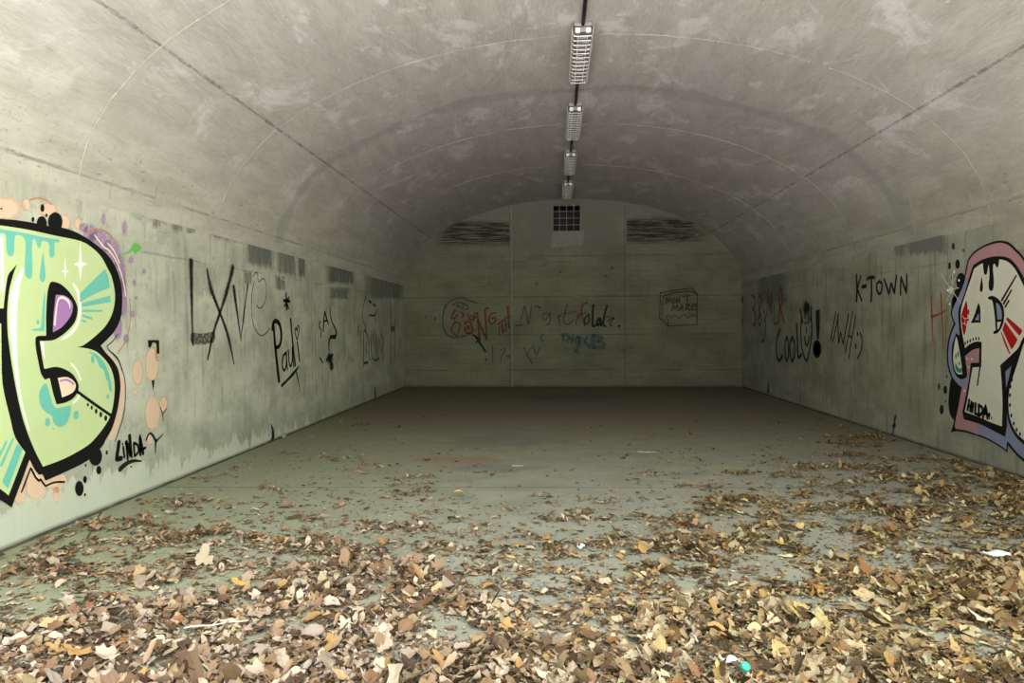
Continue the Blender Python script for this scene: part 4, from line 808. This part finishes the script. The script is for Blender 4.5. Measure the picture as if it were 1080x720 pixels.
# cracks at the foot of the walls
def crack(w, px, label):
    p = Paint(w, 1); p.fill(px); return tag(p.build('wall_crack', BLACK), label, 'crack')
crack(WL, [(285, 446, 1), (287.4, 449.5), (289.2, 456), (289.4, 461), (287.4, 465.4), (285, 468.4, 1), (283.4, 467.8, 1), (286, 462), (286.5, 457), (286, 451)], 'black open crack at the foot of the left wall near the Pauli signature')
crack(WL, [(394.8, 408, 1), (395.9, 408, 1), (396.3, 413), (396.4, 420, 1), (394.9, 421, 1), (395, 414)], 'thin black crack at the foot of the left wall near its far end')
crack(WR, [(945.3, 436.5, 1), (945.8, 438.5), (944.4, 445), (945.2, 448.5), (943.2, 452), (942.6, 457.5, 1), (941.3, 458, 1), (942, 451), (940.8, 448.6), (942.8, 446), (943.3, 440)], 'jagged black crack at the foot of the right wall before the bone white mural')
crack(WR, [(810.4, 401, 1), (811.3, 407), (811.2, 411), (811.8, 415, 1), (809.2, 414, 1), (809.8, 408)], 'small black crack at the foot of the right wall near its far end')
# broken corner of concrete on the floor under the left crack
bm = bmesh.new(); r = bmesh.ops.create_icosphere(bm, subdivisions=2, radius=.055); rnd = random.Random(4)
for v in bm.verts: v.co = Vector((v.co.x * .55, v.co.y * .9, v.co.z * .75 + .045)) * (1 + .25 * (rnd.random() - .5)); v.co.z = max(.0, v.co.z)
o = bm_obj('concrete_chunk', bm, plain('broken_concrete', (.24, .25, .20), .9, .1, 0, .25, 25)); o.location = (XL + .085, 8.98, 0)
tag(o, 'broken lump of concrete on the floor under the left wall crack', 'rubble')

# ------------------------------------------------------------------ vent grate
M_STEEL = plain('galvanised_bars', (.27, .27, .265), .6, .3, .3, .15, 30)
t = empty('vent_grate', ((VX0 + VX1) / 2, YB, VZ0), 'square steel bar grate over the dark vent high on the back wall', 'vent')
cx, cz = (VX0 + VX1) / 2, VZ0
for i in range(1, 4):
    bm = bmesh.new(); box(bm, (VX0 + (VX1 - VX0) * i / 4 - cx, .05, (VZ1 - VZ0) / 2), (.013, .012, VZ1 - VZ0 + .02), .003); bm_obj('upright_bar', bm, M_STEEL, t)
    bm = bmesh.new(); box(bm, (0, .06, (VZ1 - VZ0) * i / 4), (VX1 - VX0 + .02, .012, .013), .003); bm_obj('cross_bar', bm, M_STEEL, t)
for i in (0, 1):
    bm = bmesh.new(); box(bm, ((VX1 - VX0) * (i - .5) * .97, .05, (VZ1 - VZ0) / 2), (.02, .012, VZ1 - VZ0), .003); bm_obj('upright_bar', bm, M_STEEL, t)
    bm = bmesh.new(); box(bm, (0, .06, .012 + (VZ1 - VZ0 - .024) * i), (VX1 - VX0, .012, .02), .003); bm_obj('cross_bar', bm, M_STEEL, t)

# ------------------------------------------------------------------ ceiling lamps
M_HOUS = plain('lamp_housing', (.27, .27, .27), .5, .4, .2, .1, 20)
M_BASE = plain('lamp_gasket', (.05, .05, .05), .7, .2)
M_WIRE = plain('bright_wire', (.80, .80, .80), .3, .6, .5, .06, 40)
M_TUBE = plain('fluorescent_tube', (.36, .36, .35), .35, .4)
M_TRAY = plain('tube_tray', (.07, .07, .07), .5, .3, 0, .25, 12)
M_CAP = plain('lamp_end_cap', (.82, .82, .82), .4, .4, .2, .08, 20)
M_CABLE = plain('black_conduit', (.018, .016, .015), .6, .3)
g = Mat('clear_trough', .12, .5); g.b.inputs['Transmission Weight'].default_value = .85; g.b.inputs['IOR'].default_value = 1.2; M_CLEAR = g.color((.45, .455, .455)); 
LX, LL, LW = .31, 1.45, .215
def lamp(y, label):
    zt = vault_z(LX) - .004
    t = empty('tunnel_lamp', (LX, y, zt), label, 'lamp', 'caged lamps in a row along the vault')
    bm = bmesh.new(); box(bm, (0, 0, -.022), (LW * .84, LL, .044), .008); bm_obj('housing', bm, M_HOUS, t)
    bm = bmesh.new(); box(bm, (0, 0, -.053), (LW * .90, LL * .985, .018), .005); bm_obj('gasket', bm, M_BASE, t)
    bm = bmesh.new(); box(bm, (0, 0, -.066), (LW * .74, LL * .95, .008), .002); bm_obj('reflector_tray', bm, M_TRAY, t)
    for s_ in (-1, 1):
        bm = bmesh.new(); tube(bm, [(s_ * .05, -LL * .46, -.087), (s_ * .05, LL * .46, -.087)], .013, 12); tb = bm_obj('fluorescent_tube', bm, M_TUBE, t, True)
        for e in (-1, 1):
            bm = bmesh.new(); box(bm, (s_ * .055, e * LL * .495, -.088), (.05, .03, .05), .008); bm_obj('tube_holder', bm, M_CAP, tb)
    # clear trough cover, open to the tray
    bm = bmesh.new(); prof = [(-LW * .43, -.058), (-LW * .40, -.098), (-LW * .28, -.118), (LW * .28, -.118), (LW * .40, -.098), (LW * .43, -.058)]
    rows = [[bm.verts.new((x, yy, z)) for x, z in prof] for yy in (-LL * .48, LL * .48)]
    for k in range(5): bm.faces.new((rows[0][k], rows[0][k + 1], rows[1][k + 1], rows[1][k]))
    bm.faces.new(rows[0]); bm.faces.new(rows[1][::-1])
    bm_obj('clear_cover', bm, M_CLEAR, t)
    for e in (-1, 1):
        bm = bmesh.new(); box(bm, (0, e * LL * .488, -.076), (LW * .80, .02, .050), .01); ec = bm_obj('end_cap', bm, M_HOUS, t)
    bm = bmesh.new()
    n = 13
    for i in range(n):                               # hoops of the wire guard
        yy = -LL * .47 + LL * .94 * i / (n - 1); h = LW * .5
        tube(bm, [(-h, yy, -.035), (-h, yy, -.10), (-h * .82, yy, -.132), (h * .82, yy, -.132), (h, yy, -.10), (h, yy, -.035)], .0048, 6)
    for x, z in ((-LW * .5, -.04), (LW * .5, -.04), (-LW * .5, -.10), (LW * .5, -.10)):
        tube(bm, [(x, -LL * .48, z), (x, LL * .48, z)], .0042, 6)
    for x in (-.045, .045): tube(bm, [(x, -LL * .47, -.136), (x, LL * .47, -.136)], .0028, 6)
    wg = bm_obj('wire_guard', bm, M_WIRE, t)
    for s_ in (-1, 1):
        for e in (-.36, 0, .36):
            bm = bmesh.new(); box(bm, (s_ * LW * .47, e * LL, -.045), (.014, .035, .03), .003); bm_obj('clip', bm, M_HOUS, wg)
    return t
LY = [7.79, 10.33, 12.87, 15.38]
for y, lab in zip(LY, ('nearest and largest caged tube lamp on the vault', 'second caged tube lamp from the tunnel mouth', 'third caged tube lamp from the tunnel mouth', 'last and smallest caged tube lamp, just before the vent wall')): lamp(y, lab)
ends = [(YF + .1, LY[0] - LL / 2)] + [(a + LL / 2, b - LL / 2) for a, b in zip(LY, LY[1:])]
for (a, b), lab in zip(ends, ('dark conduit on the vault running from the top edge to the nearest lamp', 'dark conduit between the first and second lamps', 'dark conduit between the second and third lamps', 'dark conduit between the third and last lamps')):
    bm = bmesh.new(); z = vault_z(LX); tube(bm, [(0, 0, -.032), (0, b - a, -.032)], .020, 10)
    o = bm_obj('conduit', bm, M_CABLE, None, True); o.location = (LX, a, z); tag(o, lab, 'conduit', 'conduit lengths along the vault')
    for q in np.arange(.25, b - a, .9):
        bm = bmesh.new(); box(bm, (0, float(q), -.022), (.06, .02, .044), .004); bm_obj('saddle_clip', bm, M_BASE, o)

# ------------------------------------------------------------------ fallen leaves
rng = np.random.default_rng(11)
def leaf_mat(name, src):
    M = Mat(name, .75, .25); o = M.coord()
    if src == 'obj': c = M.t.nodes.new('ShaderNodeObjectInfo').outputs['Color']
    else: c = M.attr('tint').outputs['Color']
    n = M.noise(o, 45 if src == 'obj' else 60, 4, .65)
    c2 = M.mix(M.smooth(n, .3, .75, 0, .55), c, M.mix(.5, c, (.16, .09, .04)))
    return M.color(c2)
M_LEAF = leaf_mat('dry_leaf', 'obj'); M_LEAFS = leaf_mat('dry_leaf_litter', 'attr'); M_STEM = plain('leaf_stalk', (.30, .18, .09), .8, .2)
def leaf_grid(kind, n, cols, r):
    """unit-length dry leaf along +y: (verts, quads)"""
    t = np.linspace(0, 1, n + 1); V = []; Fc = []
    c1, c2, fold = r.uniform(-1.2, 1.8), r.uniform(-.8, 1.4), r.uniform(.1, .9); tw = r.uniform(-.8, .8); ph = r.uniform(0, 6)
    for i, tt in enumerate(t):
        if kind == 'oak': w = .27 * math.sin(math.pi * tt ** .75) ** .7 * (1 + .38 * math.cos(2 * math.pi * (tt * 3.6 + .1)))
        elif kind == 'beech': w = .29 * math.sin(math.pi * tt ** .85) ** .85 * (1 + .05 * math.cos(40 * tt))
        elif kind == 'willow': w = .15 * math.sin(math.pi * tt ** .8)
        else: w = .34 * math.sin(math.pi * (.12 + .8 * tt)) * (1 + .3 * math.sin(tt * 11 + ph))
        wl, wr = w * r.uniform(.85, 1.15), w * r.uniform(.85, 1.15)
        for k in np.linspace(-1, 1, cols):
            x = k * (wl if k < 0 else wr); y = tt - .5
            z = fold * abs(x) * .6 + c1 * x * x + c2 * y * y * .5 + tw * x * y + .03 * math.sin(9 * tt + ph + 3 * k) + .02 * r.standard_normal()
            V.append((x, y, z))
    for i in range(n):
        for k in range(cols - 1): a = i * cols + k; Fc.append((a, a + 1, a + cols + 1, a + cols))
    return np.array(V), Fc
def leaf_star(n, r, rings=(.5, 1.0)):
    """lobed maple-like leaf, base at -y"""
    V = [(0, -.08, 0)]; Fc = []; c1, c2, tw = r.uniform(-.6, 1.5), r.uniform(-.8, 1.2), r.uniform(-.8, .8); ph = r.uniform(0, 6)
    lob = [(90, .60), (36, .50), (144, .50), (-18, .38), (198, .38)]
    prof = []; lr = r.uniform(.72, 1.2, 5)
    for i in range(n):
        a = 360 * i / n - 90; best = .26
        for la, ll in lob:
            d = abs((a - la + 180) % 360 - 180); best = max(best, ll * lr[lob.index((la, ll))] * max(0, 1 - d / 46) ** .6)
        if abs((a + 90 + 180) % 360 - 180) < 20: best = .10
        prof.append((math.radians(a), best * r.uniform(.8, 1.15)))
    for q in rings:
        for a, l in prof:
            rr = l * q if q == 1 else q * min(l, .3)
            x, y = rr * math.cos(a), -.08 + rr * math.sin(a)
            V.append((x, y, c1 * x * x + c2 * y * y + tw * x * y + .05 * math.sin(3 * a + ph) * q + .025 * r.standard_normal() * q))
    for i in range(n):
        j = (i + 1) % n; Fc.append((0, 1 + i, 1 + j)); Fc.append((1 + i, 1 + n + i, 1 + n + j, 1 + j))
    return np.array(V), Fc
def protos(n, cols, star, count, seed):
    r = np.random.default_rng(seed); out = []
    for i in range(count):
        k = ('maple', 'oak', 'beech', 'scrap', 'maple', 'beech', 'oak', 'willow')[i % 8]
        V, Fc = leaf_star(star, r) if k == 'maple' else leaf_grid(k, n, cols, r)
        V = V - V.mean(0); V[:, 2] -= V[:, 2].min() ; out.append((V, Fc, k))
    return out
HI = protos(10, 5, 30, 16, 5); LO = protos(5, 3, 15, 24, 6)

GX = [-3.7 + .75 * i for i in range(12)]
GY = [2.5, 2.8, 3.1, 3.5, 4, 4.6, 5.3, 6, 6.8, 7.8, 9, 10.5, 12.5]
GC = [[.83, .83, .84, .9, .89, .9, .9, .95, .95, .95, .95, .95], [.72, .74, .81, .89, .83, .9, .9, .95, .95, .95, .95, .95], [.57, .58, .72, .79, .69, .78, .83, .95, .95, .95, .95, .95],
      [.45, .46, .59, .66, .62, .64, .7, .88, .92, .93, .93, .94], [.4, .44, .51, .53, .53, .5, .55, .75, .85, .85, .86, .87], [.33, .41, .45, .45, .38, .34, .46, .61, .68, .69, .71, .72],
      [.21, .3, .34, .32, .24, .17, .36, .54, .62, .62, .6, .6], [.17, .22, .25, .19, .11, .08, .24, .37, .47, .54, .53, .53], [.11, .12, .12, .08, .04, .03, .08, .16, .27, .4, .46, .46],
      [.1, .09, .07, .04, .03, .02, .04, .06, .1, .21, .38, .37], [.05, .05, .04, .02, .02, .02, .02, .03, .04, .06, .19, .32], [.02, .02, .02, .01, .01, .01, .01, .01, .02, .02, .04, .11], [.0] * 10 + [.01, .01]]
GC = np.array(GC)
GC = np.clip(GC * np.interp(GY, [4.6, 6], [1.14, 1.0])[:, None] + np.interp(GY, [4, 5.3], [.05, 0])[:, None], 0, .98)
def cover(x, y):
    i = np.clip(np.searchsorted(GY, y) - 1, 0, len(GY) - 2); fy = np.clip((y - np.array(GY)[i]) / (np.array(GY)[i + 1] - np.array(GY)[i]), 0, 1)
    u = np.clip((x - GX[0]) / .75, 0, 10.999); j = u.astype(int); fx = u - j
    return (GC[i, j] * (1 - fx) + GC[i, j + 1] * fx) * (1 - fy) + (GC[i + 1, j] * (1 - fx) + GC[i + 1, j + 1] * fx) * fy
LAT = rng.random((5, 96, 96))
def vnoise(k, x, y):
    x = x % 95; y = y % 95; i = x.astype(int); j = y.astype(int); fx = x - i; fy = y - j
    fx = fx * fx * (3 - 2 * fx); fy = fy * fy * (3 - 2 * fy); L = LAT[k]
    i2, j2 = (i + 1) % 96, (j + 1) % 96
    return (L[i, j] * (1 - fx) + L[i2, j] * fx) * (1 - fy) + (L[i, j2] * (1 - fx) + L[i2, j2] * fx) * fy
def clump(x, y):
    return .36 * vnoise(0, x * 2.1 + 7, y * 3.0 + 3) + .34 * vnoise(1, x * 5 + 9, y * 7 + 30) + .3 * vnoise(2, x * 11 + 40, y * 14 + 5)
N0 = 380000
px_ = rng.uniform(XL + .10, XR - .10, N0); py_ = 2.45 + (12.5 - 2.45) * rng.random(N0) ** 1.0
cv = cover(px_, py_); cl = clump(px_, py_)
QS = np.quantile(cl, np.linspace(0, 1, 101))
def cut(c): return np.interp(1 - c, np.linspace(0, 1, 101), QS)
thr = cut(cv)
keep = (rng.random(N0) < np.clip((cl - thr) / .26 + .22, 0, 1) * (.38 + .58 * cv)) | (rng.random(N0) < cv * .13)
inview = np.abs((584.5 - 540) + 720 * px_ / py_) < 960
px_, py_, cv, cl = px_[keep & inview], py_[keep & inview], cv[keep & inview], cl[keep & inview]
thr = cut(cv)
NL = len(px_)
PAL = np.array([(.50, .41, .29), (.60, .51, .38), (.36, .26, .16), (.42, .26, .10), (.24, .145, .08), (.13, .083, .05), (.29, .20, .12), (.50, .38, .20), (.06, .042, .028), (.36, .31, .235), (.27, .125, .05)])
WN = np.array([.17, .10, .14, .035, .12, .13, .12, .06, .11, .14, .01]); WN /= WN.sum()
WF = np.array([.06, .03, .10, .07, .20, .20, .14, .06, .10, .05, .04]); WF /= WF.sum()
def tint(n, far):
    i = rng.choice(len(PAL), n, p=WN); j = rng.choice(len(PAL), n, p=WF); k = np.where(rng.random(n) < far, j, i)
    return PAL[k] * .86 * rng.uniform(.82, 1.16, (n, 1)) * rng.uniform(.95, 1.05, (n, 3)), k
far = np.clip((py_ - 3.2) / 2.2, 0, 1) * .8 + np.clip((px_ - 1) / 3, 0, 1) * .3
cols, kinds = tint(NL, far)
cols[:, 2] *= np.interp(px_, [-1, 1.5], [1.06, .82]); cols[:, 1] *= np.interp(px_, [-1, 1.5], [.97, 1.0])      # yellower oak leaves towards the right
size = np.exp(rng.normal(math.log(.028), .58, NL)) * np.interp(py_, [3.5, 7], [1, .8]); size = np.clip(size, .008, np.interp(py_, [3, 5, 8], [.115, .09, .07]))
small = size < .022; dk = rng.random(NL) < .6; cols[small & dk] = cols[small & dk] * .3 + np.array((.07, .055, .038)) * .7     # crumbs are mostly dark
depth = np.clip((cl - thr) / .2, 0, 1)
zs = .002 + rng.random(NL) * .018 * depth
ang = rng.uniform(0, 2 * math.pi, NL); tx = rng.normal(0, .34, NL) * (.35 + depth); ty = rng.normal(0, .34, NL) * (.35 + depth)
def xform(V, i):
    q = V * size[i]; q = q.copy(); q[:, 2] *= .85
    ca, sa = math.cos(ang[i]), math.sin(ang[i]); x = q[:, 0] * ca - q[:, 1] * sa; y = q[:, 0] * sa + q[:, 1] * ca; z = q[:, 2] + x * tx[i] + y * ty[i]
    z = z - z.min() + zs[i]
    return np.stack([x + px_[i], y + py_[i], z], 1)
# the largest ones in the picture are things of their own
score = size / py_ ** 2; score[(np.abs(44.5 + 720 * px_ / py_) > 535) | (py_ < 2.95)] = 0
order = np.argsort(-score); solo = set(order[:292].tolist())
VV, FF, CC = [], [], []; base = 0
for i in range(NL):
    if i in solo: continue
    V, Fc, k = LO[int(rng.integers(len(LO)))]
    VV.append(xform(V, i)); FF += [tuple(a + base for a in f_) for f_ in Fc]; CC.append(np.repeat(cols[i][None], len(V), 0)); base += len(V)
VV = np.concatenate(VV); CC = np.concatenate(CC)
# crumbled leaf bits between them
NC = 420000
qx = rng.uniform(XL + .03, XR - .03, NC); qy = rng.uniform(2.45, 11, NC); qc = cover(qx, qy); ql = clump(qx, qy)
kp = (rng.random(NC) < np.clip((ql - cut(qc)) / .22 + .45, 0.02, 1) * np.clip(qc * 1.3 - .03, 0, 1) * .8) & (np.abs(44.5 + 720 * qx / qy) < 640)
qx, qy = qx[kp], qy[kp]; m = len(qx); qs = rng.uniform(.003, .012, m); qa = rng.uniform(0, 6.3, m)
quad = []
for k in range(4):
    a = qa + k * math.pi / 2 + rng.normal(0, .3, m); r_ = qs * rng.uniform(.5, 1.3, m) * (1.0 if k % 2 else .5)
    quad.append(np.stack([qx + r_ * np.cos(a), qy + r_ * np.sin(a), .002 + rng.random(m) * qs * .9], 1))
quad = np.stack(quad, 1).reshape(-1, 3)
ct = np.array([(.09, .065, .04), (.16, .12, .075), (.25, .19, .12), (.13, .12, .085), (.42, .35, .25), (.06, .045, .03)])[rng.choice(6, m, p=[.25, .22, .18, .15, .1, .1])]
FF += [(base + 4 * i, base + 4 * i + 1, base + 4 * i + 2, base + 4 * i + 3) for i in range(m)]
VV = np.concatenate([VV, quad]); CC = np.concatenate([CC, np.repeat(ct, 4, 0)])
lit = mesh_obj('fallen_leaves', VV.tolist(), FF, M_LEAFS)
at = lit.data.attributes.new('tint', 'FLOAT_COLOR', 'POINT'); at.data.foreach_set('color', np.concatenate([np.clip(CC, 0, 1), np.ones((len(CC), 1))], 1).ravel().astype(np.float32))
tag(lit, 'loose carpet of small brown and tan fallen leaves over the concrete floor', 'fallen leaves', kind='stuff')
# leaf prototypes as meshes, each with a stalk
LM = []
for n_, (V, Fc, k) in enumerate(HI):
    me = bpy.data.meshes.new('fallen_leaf'); V = V.copy(); V[:, 2] *= .85; me.from_pydata(V.tolist(), [], Fc); me.materials.append(M_LEAF)
    me.polygons.foreach_set('use_smooth', [True] * len(me.polygons)); me.update()
    bm = bmesh.new(); b = V[np.argmin(np.abs(V[:, 0]) + (V[:, 1] - V[:, 1].min()) * 2)]
    l = .28 if k == 'maple' else .14
    tube(bm, [(b[0], b[1] + .05, b[2] + .012), (b[0] + .01, b[1] - l * .5, b[2] + .03), (b[0] + .05, b[1] - l, b[2] + .005)], [.012, .009, .012], 5)
    ms = bpy.data.meshes.new('stalk'); bm.to_mesh(ms); bm.free(); ms.materials.append(M_STEM); LM.append((me, ms, k))
NAMES = {0: 'pale tan', 1: 'cream', 2: 'tan brown', 3: 'ochre orange', 4: 'chestnut brown', 5: 'dark brown', 6: 'mid brown', 7: 'golden yellow', 8: 'blackish brown', 9: 'grey beige', 10: 'rust red'}
SHAPE = {'maple': 'lobed', 'oak': 'wavy-edged', 'beech': 'oval', 'scrap': 'torn', 'willow': 'narrow'}
def leaf_object(me, ms, loc, rot, s, col, label, group):
    o = bpy.data.objects.new('fallen_leaf', me); link(o); o.location = loc; o.rotation_euler = rot; o.scale = (s, s, s); o.color = (*[float(min(1, c)) for c in col], 1)
    tag(o, label, 'leaf', group); q = bpy.data.objects.new('stalk', ms); link(q, o); return o
for i in sorted(solo):
    me, ms, k = LM[int(rng.integers(len(LM)))]
    ppx = 584.5 + 720 * px_[i] / py_[i]; where = ('at the far left', 'on the left', 'left of the middle', 'right of the middle', 'on the right', 'at the far right')[int(np.clip(ppx // 180, 0, 5))]
    row = 'near edge' if py_[i] < 3.25 else 'second row' if py_[i] < 3.8 else 'back'
    lab = '%s%s %s fallen leaf, %s of the leaf carpet, %s' % ('large ' if size[i] > .085 else '', NAMES[int(kinds[i])], SHAPE[k], row, where)
    leaf_object(me, ms, (px_[i], py_[i], zs[i] + .012 + size[i] * .10 * (abs(tx[i]) + abs(ty[i]))), (math.atan(ty[i]), -math.atan(tx[i]), ang[i]), float(size[i]), cols[i], lab, '%s %s leaves on the near floor' % (NAMES[int(kinds[i])], SHAPE[k]))
def floor_pt(px, py):
    c = Vector((px - 540, 360 - py, F_PX)); w = rt * c[0] + up * c[1] + fw * c[2]; k = -CAM_H / w.z; return Vector((w.x * k, w.y * k, 0))
def hero(px, py, kind, s, rot, col, label):
    me, ms, k = [m for m in LM if m[2] == kind][int(px) % 2]; q = floor_pt(px, py); q.z = .035
    return leaf_object(me, ms, q, rot, s, col, label, None)
hero(215, 596, 'maple', .17, (R(52), R(8), R(20)), (.40, .33, .25), 'large pale tan lobed leaf standing upright on the left of the floor')
hero(253, 622, 'oak', .13, (R(14), 0, R(80)), (.55, .33, .09), 'golden orange leaf lying by itself on the left of the litter')
hero(432, 634, 'maple', .15, (R(18), R(10), R(70)), (.58, .49, .34), 'big cream lobed leaf lying beside a bare patch mid-floor')
hero(404, 678, 'beech', .12, (R(40), 0, R(10)), (.50, .40, .32), 'pale pinkish leaf tented upright near the front of the floor')
hero(112, 700, 'maple', .18, (R(20), R(-8), R(130)), (.50, .41, .33), 'large pale pinkish leaf at the near left corner')
hero(80, 696, 'oak', .15, (R(15), R(5), R(95)), (.40, .24, .09), 'curled orange brown leaf at the near left corner')
hero(485, 524, 'beech', .11, (R(8), 0, R(95)), (.55, .38, .18), 'lone yellow tan leaf on bare floor past the slab joint')
hero(862, 626, 'beech', .11, (R(16), 0, R(85)), (.36, .16, .05), 'rust orange oval leaf beside a bare grey patch on the right')
hero(1037, 662, 'maple', .17, (R(14), R(12), R(70)), (.60, .52, .36), 'cream lobed leaf with pointed tips at the right of the litter')
hero(1046, 601, 'oak', .16, (R(16), 0, R(88)), (.34, .28, .19), 'long dull beige leaf just below the white paper scrap')
# ---- twigs, paper, bottle cap
def stick(a, b, r, mat, label, lift=.05):
    A, B = floor_pt(*a), floor_pt(*b); A.z = B.z = lift; m = (A + B) / 2; n = 9; rnd = random.Random(int(a[0])); d = B - A; nn = Vector((-d.y, d.x, 0)).normalized()
    bm = bmesh.new(); tube(bm, [A + d * i / n - m + nn * (.004 * math.sin(i * .9) + .003 * rnd.random()) + Vector((0, 0, .003 * math.sin(i * 1.3))) for i in range(n + 1)], [r * (1 - .4 * i / n) for i in range(n + 1)], 7)
    k = n // 2; P = A + d * k / n - m; tube(bm, [P, P + nn * .03 + d * .04, P + nn * .05 + d * .09], [r * .7, r * .6, r * .3], 6)
    o = bm_obj('twig', bm, mat, None, True); o.location = m; return tag(o, label, 'twig')
M_TWIG = plain('bleached_twig', (.56, .53, .46), .7, .2); M_TWIGD = plain('dry_stick', (.44, .42, .36), .8, .2)
stick((194, 673.5), (262, 665), .0045, M_TWIG, 'thin pale bleached twig lying across the leaves on the near left', .052)
stick((672, 477), (695, 477.6), .006, M_TWIGD, 'thin grey stick on the bare floor far back near the middle', .008)
stick((540, 492), (552, 491.6), .006, M_TWIGD, 'short pale stick on the bare floor mid-tunnel', .008)
M_PAPER = plain('white_paper', (.80, .84, .86), .6, .3)
def scrap(px, py, sx, sy, label, seed, lift, rz=0.0):
    q = floor_pt(px, py); r = np.random.default_rng(seed); n = 8; V, Fc = [], []
    for i in range(n + 1):
        for j in range(5):
            u, v = i / n - .5, j / 4 - .5; e = 1 - .25 * r.random() * (abs(v) > .4)
            V.append((u * sx * e, v * sy * (1 - .3 * abs(u)) * e, lift + .012 * math.sin(6 * u + 2 * v) + .008 * math.cos(9 * v + 3 * u) + .004 * r.random()))
    for i in range(n):
        for j in range(4): a = i * 5 + j; Fc.append((a, a + 1, a + 6, a + 5))
    o = mesh_obj('paper_scrap', V, Fc, M_PAPER, smooth=True); o.location = q; o.rotation_euler = (0, 0, rz)
    md = o.modifiers.new('thickness', 'SOLIDIFY'); md.thickness = .0012
    return tag(o, label, 'paper')
scrap(1049, 591.5, .155, .085, 'crumpled white paper scrap on the leaves at the right', 2, .05, -.25)
scrap(612.5, 579, .05, .05, 'tiny white paper scrap on the bare floor in the middle', 3, .02)
scrap(768, 707, .085, .035, 'pale grey blue scrap of paper among the leaves near the green cap', 5, .05, -.5)
bm = bmesh.new(); n = 24; prof = [(0, .016), (.011, .0158), (.0145, .0135), (.0155, .010), (.0155, .0)]
rows = []
for r_, z in prof[1:]:
    rows.append([bm.verts.new(((r_ + (.0006 if k % 2 and z < .011 else 0)) * math.cos(2 * math.pi * k / n), (r_ + (.0006 if k % 2 and z < .011 else 0)) * math.sin(2 * math.pi * k / n), z)) for k in range(n)])
c0 = bm.verts.new((0, 0, .016))
for k in range(n): bm.faces.new((c0, rows[0][k], rows[0][(k + 1) % n]))
for a, b in zip(rows, rows[1:]):
    for k in range(n): bm.faces.new((a[k], b[k], b[(k + 1) % n], a[(k + 1) % n]))
bm.faces.new(rows[-1][::-1])
o = bm_obj('bottle_cap', bm, plain('green_plastic', (.03, .42, .28), .35, .5), None, False); q = floor_pt(785.5, 717.5); o.location = (q.x, q.y, .055); o.rotation_euler = (R(35), R(10), 0); o.scale = (1.25,) * 3
tag(o, 'turquoise green plastic bottle cap among the leaves at the near edge', 'bottle cap')
